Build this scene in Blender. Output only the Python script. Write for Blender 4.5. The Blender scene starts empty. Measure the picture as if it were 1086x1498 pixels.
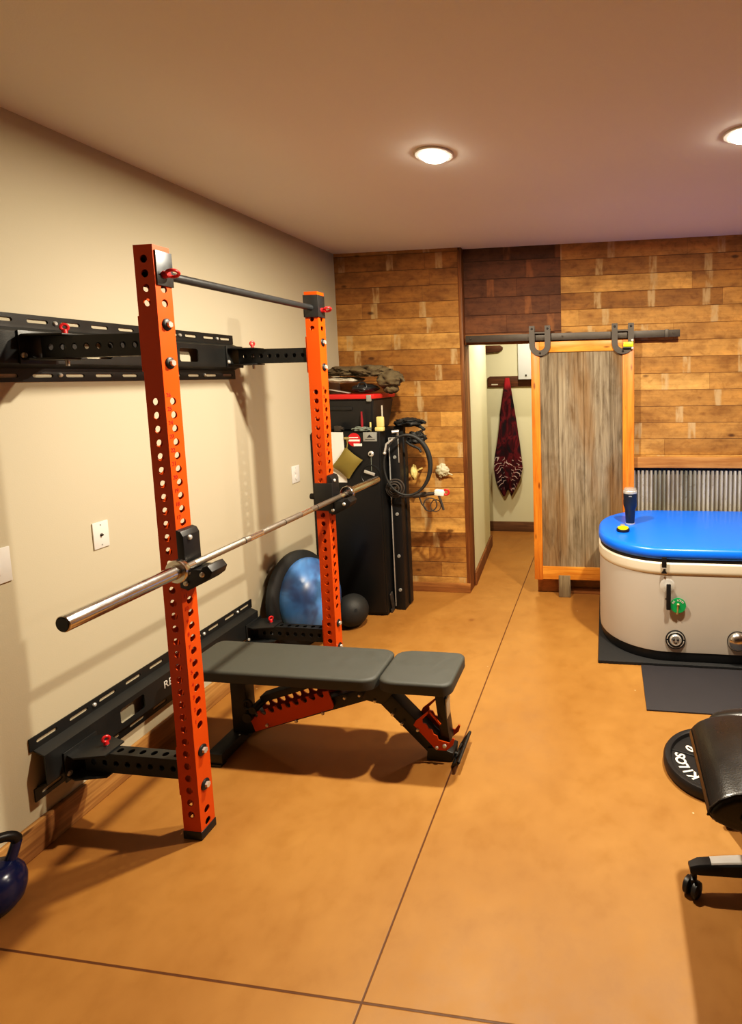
import bpy, bmesh, math, random
from mathutils import Vector, Matrix, noise
random.seed(7)
PI = math.pi
scene = bpy.context.scene
COL = scene.collection

# ------------------------------------------------------------------ materials
def lin(r, g, b):
    f = lambda c: (c/255)/12.92 if c/255 <= .04045 else ((c/255+.055)/1.055)**2.4
    return (f(r), f(g), f(b), 1)

def newmat(name):
    m = bpy.data.materials.new(name); m.use_nodes = True
    nt = m.node_tree; nt.nodes.clear()
    o = nt.nodes.new('ShaderNodeOutputMaterial'); b = nt.nodes.new('ShaderNodeBsdfPrincipled')
    nt.links.new(b.outputs[0], o.inputs[0])
    return m, nt, b

class G:
    """tiny node-graph helper"""
    def __init__(s, nt): s.nt = nt
    def n(s, t, **kw):
        x = s.nt.nodes.new(t)
        for k, v in kw.items(): setattr(x, k, v)
        return x
    def put(s, sock, v):
        if hasattr(v, 'is_output') or isinstance(v, bpy.types.NodeSocket): s.nt.links.new(v, sock)
        else: sock.default_value = v
    def math(s, op, a, b=0.0, c=0.0):
        x = s.n('ShaderNodeMath', operation=op); s.put(x.inputs[0], a); s.put(x.inputs[1], b); s.put(x.inputs[2], c)
        return x.outputs[0]
    def comb(s, x, y, z):
        c = s.n('ShaderNodeCombineXYZ'); s.put(c.inputs[0], x); s.put(c.inputs[1], y); s.put(c.inputs[2], z); return c.outputs[0]
    def coords(s):
        t = s.n('ShaderNodeTexCoord'); sp = s.n('ShaderNodeSeparateXYZ'); s.nt.links.new(t.outputs['Object'], sp.inputs[0])
        return t.outputs['Object'], sp.outputs[0], sp.outputs[1], sp.outputs[2]
    def noise(s, vec, scale=5, detail=4, rough=.5, dist=0):
        x = s.n('ShaderNodeTexNoise'); s.put(x.inputs['Vector'], vec); x.inputs['Scale'].default_value = scale
        x.inputs['Detail'].default_value = detail; x.inputs['Roughness'].default_value = rough; x.inputs['Distortion'].default_value = dist
        return x.outputs[0]
    def white(s, vec):
        x = s.n('ShaderNodeTexWhiteNoise', noise_dimensions='3D'); s.put(x.inputs['Vector'], vec); return x.outputs['Value']
    def ramp(s, fac, stops, interp='LINEAR'):
        x = s.n('ShaderNodeValToRGB'); s.put(x.inputs[0], fac); e = x.color_ramp.elements; x.color_ramp.interpolation = interp
        while len(e) > 1: e.remove(e[-1])
        e[0].position, e[0].color = stops[0][0], stops[0][1]
        for p, c in stops[1:]:
            q = e.new(p); q.color = c
        return x.outputs[0]
    def mix(s, fac, a, b, blend='MIX'):
        x = s.n('ShaderNodeMix', data_type='RGBA', blend_type=blend); s.put(x.inputs[0], fac); s.put(x.inputs[6], a); s.put(x.inputs[7], b)
        return x.outputs[2]
    def mrange(s, v, a, b, c=0.0, d=1.0, smooth=True):
        x = s.n('ShaderNodeMapRange'); x.interpolation_type = 'SMOOTHSTEP' if smooth else 'LINEAR'
        s.put(x.inputs[0], v); x.inputs[1].default_value = a; x.inputs[2].default_value = b; x.inputs[3].default_value = c; x.inputs[4].default_value = d
        return x.outputs[0]
    def bump(s, h, strength=.3, dist=.01):
        x = s.n('ShaderNodeBump'); x.inputs['Strength'].default_value = strength; x.inputs['Distance'].default_value = dist
        s.put(x.inputs['Height'], h); return x.outputs[0]
    def sep(s, v):
        sp = s.n('ShaderNodeSeparateXYZ'); s.put(sp.inputs[0], v); return sp.outputs

def plain(name, col, rough=.5, metal=0.0, var=.08, vscale=14, bump=0.0, bscale=120, spec=.5, coat=0.0):
    m, nt, b = newmat(name); g = G(nt)
    v, x, y, z = g.coords()
    nz = g.noise(v, vscale, 3)
    dark = tuple(c*(1-var*2) for c in col[:3])+(1,); light = tuple(min(1, c*(1+var)) for c in col[:3])+(1,)
    g.put(b.inputs['Base Color'], g.mix(nz, dark, light))
    g.put(b.inputs['Roughness'], g.mrange(nz, 0, 1, max(0, rough-.06), min(1, rough+.06)))
    b.inputs['Metallic'].default_value = metal
    b.inputs['Specular IOR Level'].default_value = spec
    b.inputs['Coat Weight'].default_value = coat
    if bump: g.put(b.inputs['Normal'], g.bump(g.noise(v, bscale, 2), bump, .004))
    return m

def emis(name, col, strength):
    m, nt, b = newmat(name)
    b.inputs['Base Color'].default_value = (.9, .9, .9, 1)
    b.inputs['Emission Color'].default_value = col; b.inputs['Emission Strength'].default_value = strength
    return m

def planks(name, stops, h=.134, L=1.15, axis='x', off=0.0, patch=.5, grain=.42, rough=.62, gapdark=.35, patchcol=(.56, .38, .19, 1), zoff=0.0, pk=.30):
    """rows of boards along u, stacked along v"""
    m, nt, b = newmat(name); g = G(nt)
    vec, x, y, z = g.coords()
    u, v = (x, z) if axis == 'x' else ((y, z) if axis == 'y' else (z, x))
    v = g.math('ADD', v, zoff)
    r = g.math('DIVIDE', v, h); row = g.math('FLOOR', r); fr = g.math('FRACT', r)
    rr = g.white(g.comb(row, 3.1+off, .7)); r2 = g.white(g.comb(row, 9.7+off, 4.2))
    ul = g.math('DIVIDE', g.math('ADD', u, g.math('MULTIPLY', rr, 9.0)), L)
    idx = g.math('FLOOR', ul); fu = g.math('FRACT', ul)
    tone = g.white(g.comb(row, idx, 1.3+off))
    base = g.ramp(tone, stops)
    gv = g.comb(g.math('MULTIPLY', u, 2.2), g.math('MULTIPLY', v, 46.0), g.math('ADD', g.math('MULTIPLY', row, 3.7), idx))
    gr = g.noise(gv, 1.0, 6, .62, .6)
    bl = g.noise(g.comb(g.math('MULTIPLY', u, 3.0), g.math('MULTIPLY', v, 7.0), row), 1.0, 3, .5)
    base = g.mix(grain, base, g.ramp(gr, [(.25, (.45, .42, .40, 1)), (.55, (1, 1, 1, 1)), (.8, (1.25, 1.2, 1.12, 1))]), 'MULTIPLY')
    base = g.mix(.85, base, g.ramp(bl, [(.28, (.52, .46, .42, 1)), (.5, (1, 1, 1, 1)), (.75, (1.32, 1.26, 1.16, 1))]), 'MULTIPLY')
    mo = g.noise(g.comb(g.math('MULTIPLY', u, 16.0), g.math('MULTIPLY', v, 22.0), g.math('ADD', row, 5.0)), 1.0, 4, .65, .4)
    base = g.mix(.7, base, g.ramp(mo, [(.3, (.62, .56, .5, 1)), (.5, (1, 1, 1, 1)), (.72, (1.25, 1.22, 1.15, 1))]), 'MULTIPLY')
    if patch > 0:
        up = g.math('DIVIDE', g.math('ADD', u, g.math('MULTIPLY', r2, .41)), .41)
        pf = g.math('ABSOLUTE', g.math('SUBTRACT', g.math('FRACT', up), .5))
        on = g.math('GREATER_THAN', g.white(g.comb(row, g.math('FLOOR', up), 7.7+off)), pk)
        pm = g.math('MULTIPLY', g.mrange(pf, .050, .085, 1.0, 0.0), on)
        pm = g.math('MULTIPLY', pm, g.mrange(g.noise(g.comb(g.math('MULTIPLY', u, 30), g.math('MULTIPLY', v, 9), 0.0), 1, 3), .3, .62))
        base = g.mix(g.math('MULTIPLY', pm, patch), base, patchcol)
    # knots
    kv = g.n('ShaderNodeTexVoronoi'); g.put(kv.inputs['Vector'], g.comb(g.math('MULTIPLY', u, 2.6), g.math('MULTIPLY', v, 5.4), off)); kv.inputs['Scale'].default_value = 1
    kn = g.mrange(kv.outputs['Distance'], .035, .10, 1, 0)
    base = g.mix(g.math('MULTIPLY', kn, .75), base, (.045, .018, .006, 1))
    e = g.math('MINIMUM', fr, g.math('SUBTRACT', 1.0, fr)); gap = g.mrange(e, .006, .026, 1, 0)
    eu = g.math('MULTIPLY', g.math('MINIMUM', fu, g.math('SUBTRACT', 1.0, fu)), L/h); gapu = g.mrange(eu, .004, .014, 1, 0)
    gp = g.math('MAXIMUM', gap, g.math('MULTIPLY', gapu, .55))
    base = g.mix(g.math('MULTIPLY', gp, 1-gapdark), base, (.03, .012, .005, 1))
    g.put(b.inputs['Base Color'], base)
    b.inputs['Roughness'].default_value = rough; b.inputs['Specular IOR Level'].default_value = .3
    hgt = g.math('SUBTRACT', g.math('ADD', g.math('MULTIPLY', tone, .5), g.math('MULTIPLY', gr, .25)), gp)
    g.put(b.inputs['Normal'], g.bump(hgt, .5, .006))
    return m

def timber(name, c0, c1, axis='z', rough=.5, grain=1.0, stretch=30):
    """one continuous piece of wood, grain running along axis"""
    m, nt, b = newmat(name); g = G(nt)
    vec, x, y, z = g.coords()
    s = [g.math('MULTIPLY', q, stretch if a != axis else 1.6) for q, a in ((x, 'x'), (y, 'y'), (z, 'z'))]
    gv = g.comb(*s)
    gr = g.noise(gv, 1.0, 6, .6, .8)
    bl = g.noise(vec, 4, 3)
    base = g.mix(g.mrange(gr, .3, .7), c0, c1)
    base = g.mix(.6, base, g.ramp(bl, [(.3, (.68, .62, .55, 1)), (.55, (1, 1, 1, 1)), (.8, (1.2, 1.15, 1.1, 1))]), 'MULTIPLY')
    sk = [g.math('MULTIPLY', q, 11 if a != axis else 3.3) for q, a in ((x, 'x'), (y, 'y'), (z, 'z'))]
    kv = g.n('ShaderNodeTexVoronoi'); g.put(kv.inputs['Vector'], g.comb(*sk)); kv.inputs['Scale'].default_value = 1
    base = g.mix(g.mrange(kv.outputs['Distance'], .05, .13, .8, 0), base, tuple(c*.25 for c in c0[:3])+(1,))
    g.put(b.inputs['Base Color'], base); b.inputs['Roughness'].default_value = rough
    b.inputs['Specular IOR Level'].default_value = .35
    g.put(b.inputs['Normal'], g.bump(gr, .25*grain, .004))
    return m

def paint(name, col, bump=.12, rough=.75):
    m, nt, b = newmat(name); g = G(nt)
    v, x, y, z = g.coords()
    n1 = g.noise(v, 1.1, 2); n2 = g.noise(v, 190, 2)
    g.put(b.inputs['Base Color'], g.mix(n1, tuple(c*.94 for c in col[:3])+(1,), tuple(min(1, c*1.04) for c in col[:3])+(1,)))
    b.inputs['Roughness'].default_value = rough; b.inputs['Specular IOR Level'].default_value = .25
    g.put(b.inputs['Normal'], g.bump(n2, bump, .002))
    return m

def floor_mat():
    m, nt, b = newmat('stained_concrete'); g = G(nt)
    v, x, y, z = g.coords()
    n1 = g.noise(v, 1.3, 5, .6); n2 = g.noise(v, 9, 5, .65); n3 = g.noise(v, 60, 3, .6)
    base = g.ramp(n1, [(.3, lin(146, 99, 46)), (.5, lin(156, 108, 53)), (.72, lin(168, 119, 61))])
    base = g.mix(.5, base, g.ramp(n2, [(.3, (.84, .82, .79, 1)), (.5, (1, 1, 1, 1)), (.75, (1.10, 1.10, 1.08, 1))]), 'MULTIPLY')
    # scuffed pale specks and dark spots
    vo = g.n('ShaderNodeTexVoronoi'); g.put(vo.inputs['Vector'], v); vo.inputs['Scale'].default_value = 5.5
    rnd = g.sep(vo.outputs['Color'])
    sp = g.math('MULTIPLY', g.mrange(g.math('ADD', vo.outputs['Distance'], g.math('MULTIPLY', n3, .05)), .045, .06, 1, 0), g.math('GREATER_THAN', rnd[0], .78))
    base = g.mix(g.math('MULTIPLY', sp, .7), base, lin(238, 205, 160))
    vo2 = g.n('ShaderNodeTexVoronoi'); g.put(vo2.inputs['Vector'], g.comb(g.math('ADD', x, 3.3), y, 0.0)); vo2.inputs['Scale'].default_value = 3.1
    rnd2 = g.sep(vo2.outputs['Color'])
    sd = g.math('MULTIPLY', g.mrange(g.math('ADD', vo2.outputs['Distance'], g.math('MULTIPLY', n2, .10)), .07, .15, 1, 0), g.math('GREATER_THAN', rnd2[1], .74))
    base = g.mix(g.math('MULTIPLY', sd, .45), base, lin(105, 58, 22))
    # saw-cut control joints
    jx = g.math('ABSOLUTE', g.math('SUBTRACT', x, 1.480)); jy = g.math('ABSOLUTE', g.math('SUBTRACT', y, 1.340))
    j = g.math('MINIMUM', jx, jy); jm = g.mrange(j, .0022, .0048, 1, 0)
    base = g.mix(g.math('MULTIPLY', jm, .9), base, lin(70, 36, 10))
    g.put(b.inputs['Base Color'], base)
    g.put(b.inputs['Roughness'], g.mrange(n2, .2, .8, .42, .62)); b.inputs['Specular IOR Level'].default_value = .35
    h = g.math('SUBTRACT', g.math('MULTIPLY', n3, .12), jm)
    g.put(b.inputs['Normal'], g.bump(h, .35, .004))
    return m

def weathered(name):
    m, nt, b = newmat(name); g = G(nt)
    v, x, y, z = g.coords()
    bw = .20
    r = g.math('DIVIDE', g.math('SUBTRACT', x, 1.612), bw); row = g.math('FLOOR', r); fr = g.math('FRACT', r)
    tone = g.white(g.comb(row, 4.4, 2.0))
    gv = g.comb(g.math('MULTIPLY', x, 60), g.math('MULTIPLY', row, 5.1), g.math('MULTIPLY', z, 2.0))
    gr = g.noise(gv, 1, 7, .62, .5)
    bl = g.noise(g.comb(g.math('MULTIPLY', x, 8), 0.0, g.math('MULTIPLY', z, 2.2)), 1, 4, .6, 1.0)
    base = g.ramp(g.math('ADD', g.math('MULTIPLY', gr, .75), g.math('MULTIPLY', tone, .22)),
                  [(.22, lin(66, 56, 44)), (.45, lin(122, 110, 92)), (.62, lin(150, 138, 118)), (.8, lin(178, 166, 146))])
    base = g.mix(.8, base, g.ramp(bl, [(.3, (.50, .45, .40, 1)), (.48, (.95, .92, .88, 1)), (.7, (1.15, 1.10, 1.02, 1))]), 'MULTIPLY')
    warm = g.noise(g.comb(g.math('MULTIPLY', x, 5), 3.0, g.math('MULTIPLY', z, 1.0)), 1, 3)
    base = g.mix(g.mrange(warm, .46, .66, 0, .6), base, lin(128, 92, 52))
    st = g.noise(g.comb(g.math('MULTIPLY', x, 14), 8.0, g.math('MULTIPLY', z, 1.3)), 1, 5, .7, 2.0)
    base = g.mix(.7, base, g.ramp(st, [(.3, (.42, .37, .32, 1)), (.5, (1, 1, 1, 1)), (.72, (1.3, 1.26, 1.2, 1))]), 'MULTIPLY')
    e = g.math('MINIMUM', fr, g.math('SUBTRACT', 1.0, fr)); gap = g.mrange(e, .008, .03, 1, 0)
    base = g.mix(g.math('MULTIPLY', gap, .38), base, lin(30, 22, 14))
    g.put(b.inputs['Base Color'], base); b.inputs['Roughness'].default_value = .8
    b.inputs['Specular IOR Level'].default_value = .2
    g.put(b.inputs['Normal'], g.bump(g.math('SUBTRACT', gr, gap), .5, .004))
    return m

def galv(name):
    m, nt, b = newmat(name); g = G(nt)
    v, x, y, z = g.coords()
    st = g.noise(g.comb(g.math('MULTIPLY', x, 9), 0.0, g.math('MULTIPLY', z, 1.5)), 1, 4, .6)
    sp = g.noise(v, 26, 4, .7)
    base = g.ramp(st, [(.3, lin(150, 142, 126)), (.5, lin(196, 190, 176)), (.7, lin(224, 220, 208))])
    base = g.mix(g.mrange(sp, .58, .72, 0, .7), base, lin(112, 82, 50))
    pan = g.white(g.comb(g.math('FLOOR', g.math('MULTIPLY', x, 9)), 2.0, 1.0))
    base = g.mix(g.math('MULTIPLY', g.math('GREATER_THAN', pan, .8), .55), base, lin(112, 116, 96))
    groove_shade = g.mrange(g.math('COSINE', g.math('MULTIPLY', x, 2*PI/.0335)), -.9, .1, .8, 0)  # shade in the grooves, put into the base colour
    base = g.mix(groove_shade, base, lin(112, 96, 76))
    g.put(b.inputs['Base Color'], base); b.inputs['Metallic'].default_value = .3
    b.inputs['Roughness'].default_value = .5
    return m

def knurl(name):
    m, nt, b = newmat(name); g = G(nt)
    v, x, y, z = g.coords()
    # bands along the shaft, y is world because the shaft's origin sits at its own end
    w1 = g.math('SINE', g.math('MULTIPLY', g.math('ADD', y, z), 2200)); w2 = g.math('SINE', g.math('MULTIPLY', g.math('SUBTRACT', y, z), 2200))
    band = g.math('GREATER_THAN', g.math('FRACT', g.math('MULTIPLY', y, 2.4)), .22)
    n1 = g.noise(v, 40, 3)
    g.put(b.inputs['Base Color'], g.mix(band, lin(225, 220, 210), lin(172, 166, 156)))
    b.inputs['Metallic'].default_value = .95
    g.put(b.inputs['Roughness'], g.math('ADD', g.mrange(n1, 0, 1, .16, .24), g.math('MULTIPLY', band, .16)))
    g.put(b.inputs['Normal'], g.bump(g.math('MULTIPLY', g.math('MULTIPLY', w1, w2), band), .25, .001))
    return m

def plaid(name):
    m, nt, b = newmat(name); g = G(nt)
    v, x, y, z = g.coords()
    bl = g.noise(g.comb(g.math('MULTIPLY', x, 9), g.math('MULTIPLY', y, 9), g.math('MULTIPLY', z, 5)), 1, 3, .5, 1.2)
    base = g.ramp(bl, [(.36, lin(34, 26, 30)), (.48, lin(62, 22, 28)), (.56, lin(98, 30, 36)), (.66, lin(46, 28, 34))])
    # pale woven border stripes near the hem
    d = g.math('ADD', g.math('MULTIPLY', g.math('ABSOLUTE', g.math('SUBTRACT', x, -0.01)), .9), z)
    fr = g.math('FRACT', g.math('MULTIPLY', g.math('ADD', d, g.math('MULTIPLY', bl, .22)), 17))
    s = g.math('MULTIPLY', g.math('MULTIPLY', g.math('LESS_THAN', fr, .20), g.math('LESS_THAN', z, .46)), g.mrange(g.noise(v, 9, 2), .47, .53))
    base = g.mix(g.math('MULTIPLY', s, .85), base, lin(208, 186, 182))
    tip = g.mrange(z, 1.20, 1.29); base = g.mix(tip, base, lin(158, 44, 52))
    g.put(b.inputs['Base Color'], base); b.inputs['Roughness'].default_value = .9; b.inputs['Specular IOR Level'].default_value = .1
    g.put(b.inputs['Normal'], g.bump(g.noise(v, 300, 2), .3, .002))
    return m

def domeblue():
    m, nt, b = newmat('blue_dome_rubber'); g = G(nt)
    v, x, y, z = g.coords()
    n1 = g.noise(v, 3.2, 3, .5, 1.0)
    g.put(b.inputs['Base Color'], g.mix(g.mrange(n1, .4, .6), lin(66, 92, 140), lin(88, 146, 214)))
    b.inputs['Roughness'].default_value = .30
    ang = g.math('ARCTAN2', g.math('SUBTRACT', z, .33), g.math('SUBTRACT', y, .33))
    rad = g.math('SINE', g.math('MULTIPLY', x, 130))
    g.put(b.inputs['Normal'], g.bump(rad, .03, .003))
    return m

def clearmat(name, col, rough=.05, alpha=.35):
    m, nt, b = newmat(name); g = G(nt)
    v, x, y, z = g.coords()
    g.put(b.inputs['Base Color'], g.mix(g.noise(v, 20, 2), tuple(c*.92 for c in col[:3])+(1,), col))
    b.inputs['Roughness'].default_value = rough; b.inputs['Alpha'].default_value = alpha
    return m

M = {}
M['floor'] = floor_mat()
M['wall'] = paint('tan_wall_paint', lin(193, 182, 157))
M['ceiling'] = paint('ceiling_paint', lin(236, 230, 222), .2)
M['hallwall'] = paint('cream_hall_paint', lin(216, 210, 178))
M['outer'] = paint('room_paint', lin(120, 100, 76))
WSTOPS = [(0, lin(146, 100, 50)), (.3, lin(166, 118, 62)), (.6, lin(182, 132, 72)), (.85, lin(194, 144, 80)), (1, lin(206, 156, 90))]
M['plank_col'] = planks('reclaimed_boards', WSTOPS, h=.1265, L=1.7, off=1.0, patch=.75)
M['plank_r'] = planks('reclaimed_boards_right', WSTOPS, h=.128, L=1.9, off=2.0, patch=.7)
DST = [(0, lin(92, 58, 36)), (.5, lin(108, 70, 44)), (1, lin(124, 82, 52))]
M['plank_dark'] = planks('dark_reclaimed_boards', DST, h=.1415, L=.9, off=3.0, patch=.4, patchcol=lin(170, 110, 64), zoff=-.02)
M['plank_side'] = timber('rough_edge_board', lin(90, 54, 26), lin(140, 90, 46), 'z')
M['plank_y'] = timber('rough_base_board', lin(140, 98, 54), lin(192, 144, 88), 'y')
M['plank_x'] = timber('rough_base_board_back', lin(124, 80, 42), lin(176, 120, 66), 'x')
M['hallbase'] = timber('hall_base_board', lin(92, 64, 40), lin(122, 88, 58), 'x')
M['pine_z'] = timber('orange_pine_upright', lin(196, 108, 34), lin(232, 146, 56), 'z', .4, .4)
M['pine_x'] = timber('orange_pine_rail', lin(206, 124, 40), lin(240, 166, 74), 'x', .4, .4)
M['ledge'] = timber('ledge_board', lin(158, 104, 54), lin(200, 142, 80), 'x', .55)
M['greywood'] = timber('grey_post_wood', lin(96, 82, 62), lin(150, 134, 108), 'z', .8)
M['darkwood'] = timber('dark_rail_wood', lin(70, 42, 24), lin(108, 66, 38), 'x', .6)
M['weathered'] = weathered('weathered_grey_boards')
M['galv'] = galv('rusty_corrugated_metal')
M['orange'] = plain('orange_powder_coat', lin(208, 80, 13), .42, 0, .03, 6, .04, 300, .3)
M['numred'] = plain('dark_red_numbers', lin(176, 34, 12), .5, 0, .05)
M['blackm'] = plain('black_powder_coat', lin(33, 34, 33), .42, 0, .1, 10, .08, 300)
M['black_pl'] = plain('black_plastic', lin(24, 24, 25), .45, 0, .1, 12)
M['brushed'] = plain('dark_steel_sleeve', lin(84, 86, 88), .38, .85, .06, 30)
M['ironbar'] = plain('grey_pull_up_bar', lin(62, 64, 66), .35, .5, .08, 30)
M['chrome'] = plain('chrome', lin(208, 206, 202), .2, 1.0, .05, 20)
M['silver'] = plain('silver_paint', lin(226, 224, 220), .3, .25, .03, 20)
M['steel'] = plain('zinc_bolt', lin(214, 213, 208), .3, .55, .05, 40)
M['knurl'] = knurl('knurled_bar_steel')
M['enddark'] = plain('dark_end_cap', lin(28, 24, 20), .5)
M['redknob'] = plain('red_pin_handle', lin(206, 40, 44), .35, 0, .05)
M['dimred'] = plain('dim_red_plastic', lin(142, 34, 44), .4)
M['vinyl'] = plain('charcoal_grip_vinyl', lin(66, 68, 64), .62, 0, .05, 20, .12, 500)
M['leather'] = plain('black_leather', lin(22, 21, 19), .30, 0, .1, 8, .12, 160, .6)
M['white'] = plain('white_plate', lin(222, 218, 210), .4, 0, .02)
M['grey_slot'] = plain('dark_slot', lin(60, 55, 50), .5)
M['tubwall'] = plain('grey_tub_vinyl', lin(186, 178, 168), .5, 0, .03, 3)
M['tubband'] = plain('cream_tub_band', lin(226, 216, 194), .5, 0, .02, 4)
M['tubblue'] = plain('bright_blue_vinyl', lin(16, 112, 246), .32, 0, .04, 2, .02, 40)
M['matblack'] = plain('ribbed_black_rubber', lin(28, 29, 31), .7, 0, .1, 40)
M['matgrey'] = plain('charcoal_mat', lin(42, 40, 45), .75, 0, .08, 5, .15, 300)
M['navy'] = plain('navy_tumbler_coat', lin(30, 40, 54), .35, 0, .05)
M['yellow'] = plain('yellow_plastic', lin(240, 214, 10), .4, 0, .04)
M['limeyellow'] = plain('fluorescent_yellow', lin(228, 232, 40), .4, 0, .04)
M['green'] = plain('green_disc', lin(10, 160, 92), .35, 0, .1, 30)
M['clear'] = clearmat('clear_suction_cup', (.95, .93, .88, 1), .05, .2)
M['iron'] = plain('grey_hammered_iron', lin(84, 78, 72), .5, .55, .1, 30)
M['bosu'] = domeblue()
M['rubber'] = plain('black_rubber', lin(38, 39, 38), .6, 0, .1, 14, .2, 200)
M['kbblue'] = plain('navy_blue_kettlebell', lin(24, 34, 86), .22, 0, .08, 8, .02, 60, .6)
M['kbhandle'] = plain('black_handle_iron', lin(20, 18, 16), .4)
M['cabblack'] = plain('satin_black_cabinet', lin(20, 20, 20), .42, 0, .1, 3)
M['paper'] = plain('white_paper', lin(238, 234, 224), .7, 0, .02)
M['olive'] = plain('olive_cloth', lin(128, 112, 52), .75, 0, .08, 12, .1, 200)
M['jacket'] = plain('olive_brown_jacket', lin(98, 84, 60), .9, 0, .22, 10, .2, 90)
M['whitecloth'] = plain('off_white_cloth', lin(206, 196, 176), .9, 0, .1, 14)
M['toteblack'] = plain('tote_black_plastic', lin(36, 36, 36), .4, 0, .08, 6)
M['tote_red'] = plain('tote_red_lid', lin(206, 44, 40), .4, 0, .05, 8)
M['stickerred'] = plain('red_sticker', lin(206, 36, 44), .5)
M['plaque'] = plain('grey_plaque', lin(168, 170, 166), .35, .4, .06, 30)
M['brass'] = plain('pale_brass', lin(204, 190, 140), .35, .7, .05)
M['cream_pl'] = plain('cream_plastic', lin(228, 206, 130), .6)
M['greycloth'] = plain('grey_green_cloth', lin(120, 128, 118), .85, 0, .2, 40)
M['plaid'] = plaid('dark_red_woven_towel')
M['bag'] = plain('clear_bag_plastic', lin(206, 196, 160), .5, 0, .15, 30)
M['lamp'] = emis('lamp_lens', (1, .90, .74, 1), 40)
M['trim'] = plain('lamp_trim', lin(236, 232, 224), .5)
M['whitebox'] = plain('white_metal_box', lin(214, 216, 218), .35, .1, .03, 5)

# ------------------------------------------------------------------ mesh helpers
class B:
    def __init__(s): s.bm = bmesh.new()
    def box(s, a, b, bevel=0.0, seg=2):
        a, b = Vector(a), Vector(b)
        lo = Vector((min(a.x, b.x), min(a.y, b.y), min(a.z, b.z))); hi = Vector((max(a.x, b.x), max(a.y, b.y), max(a.z, b.z)))
        return s.obox((lo+hi)/2, hi-lo, None, bevel, seg)
    def obox(s, c, size, rot=None, bevel=0.0, seg=2):
        t = bmesh.new(); bmesh.ops.create_cube(t, size=1)
        for v in t.verts: v.co = Vector((v.co.x*size[0], v.co.y*size[1], v.co.z*size[2]))
        if bevel: bmesh.ops.bevel(t, geom=t.edges[:], offset=bevel, segments=seg, profile=.5, affect='EDGES')
        mt = Matrix.Translation(Vector(c)) @ (rot.to_4x4() if rot is not None else Matrix.Identity(4))
        return s.add(t, mt)
    def add(s, t, mt=None):
        if mt is not None: bmesh.ops.transform(t, matrix=mt, verts=t.verts)
        me = bpy.data.meshes.new('tmp'); t.to_mesh(me); t.free(); s.bm.from_mesh(me); bpy.data.meshes.remove(me); return s
    def cyl(s, p0, p1, r0, r1=None, n=24, caps=True):
        p0, p1 = Vector(p0), Vector(p1); d = p1-p0; r1 = r0 if r1 is None else r1
        t = bmesh.new(); bmesh.ops.create_cone(t, cap_ends=caps, segments=n, radius1=r0, radius2=r1, depth=d.length)
        return s.add(t, Matrix.Translation((p0+p1)/2) @ d.to_track_quat('Z', 'Y').to_matrix().to_4x4())
    def sphere(s, c, r, u=24, v=14, sc=(1, 1, 1), rot=None):
        t = bmesh.new(); bmesh.ops.create_uvsphere(t, u_segments=u, v_segments=v, radius=r)
        mt = Matrix.Translation(Vector(c)) @ (rot.to_4x4() if rot is not None else Matrix.Identity(4)) @ Matrix.Diagonal((*sc, 1))
        return s.add(t, mt)
    def lathe(s, prof, c=(0, 0, 0), axis=(0, 0, 1), n=32):
        """prof: list of (r, h) along axis from c"""
        q = Vector(axis).to_track_quat('Z', 'Y').to_matrix().to_4x4(); mt = Matrix.Translation(Vector(c)) @ q
        t = bmesh.new(); rings = []
        for r, h in prof:
            if r < 1e-6: rings.append([t.verts.new((0, 0, h))])
            else: rings.append([t.verts.new((r*math.cos(2*PI*i/n), r*math.sin(2*PI*i/n), h)) for i in range(n)])
        for A, C in zip(rings, rings[1:]):
            for i in range(n):
                j = (i+1) % n
                if len(A) == 1 and len(C) == 1: continue
                if len(A) == 1: t.faces.new((A[0], C[i], C[j]))
                elif len(C) == 1: t.faces.new((A[i], A[j], C[0]))
                else: t.faces.new((A[i], A[j], C[j], C[i]))
        for R, flip in ((rings[0], True), (rings[-1], False)):
            if len(R) > 1: t.faces.new(R[::-1] if flip else R)
        bmesh.ops.recalc_face_normals(t, faces=t.faces[:])
        return s.add(t, mt)
    def torus(s, c, R, r, axis=(0, 0, 1), n=40, m=12, arc=(0, 2*PI), sc=(1, 1)):
        full = abs(arc[1]-arc[0]-2*PI) < 1e-6
        q = Vector(axis).to_track_quat('Z', 'Y').to_matrix()
        k = n if full else n+1
        pts = [Vector(c)+q @ Vector((R*sc[0]*math.cos(arc[0]+(arc[1]-arc[0])*i/n), R*sc[1]*math.sin(arc[0]+(arc[1]-arc[0])*i/n), 0)) for i in range(k)]
        return s.tube(pts, r, m, closed=full)
    def tube(s, pts, r, m=10, closed=False):
        pts = [Vector(p) for p in pts]; n = len(pts)
        rr = r if isinstance(r, (list, tuple)) else [r]*n
        t = bmesh.new(); rings = []; up = None
        for i, p in enumerate(pts):
            a = pts[(i-1) % n] if (closed or i > 0) else p; b = pts[(i+1) % n] if (closed or i < n-1) else p
            d = (b-a).normalized()
            if up is None: up = Vector((0, 0, 1)) if abs(d.z) < .9 else Vector((1, 0, 0))
            sx = d.cross(up).normalized(); up = sx.cross(d).normalized()
            rings.append([t.verts.new(p+sx*rr[i]*math.cos(2*PI*k/m)+up*rr[i]*math.sin(2*PI*k/m)) for k in range(m)])
        for i in range(n if closed else n-1):
            A, C = rings[i], rings[(i+1) % n]
            for k in range(m): t.faces.new((A[k], A[(k+1) % m], C[(k+1) % m], C[k]))
        if not closed: t.faces.new(rings[0][::-1]); t.faces.new(rings[-1])
        bmesh.ops.recalc_face_normals(t, faces=t.faces[:])
        return s.add(t)
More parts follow.
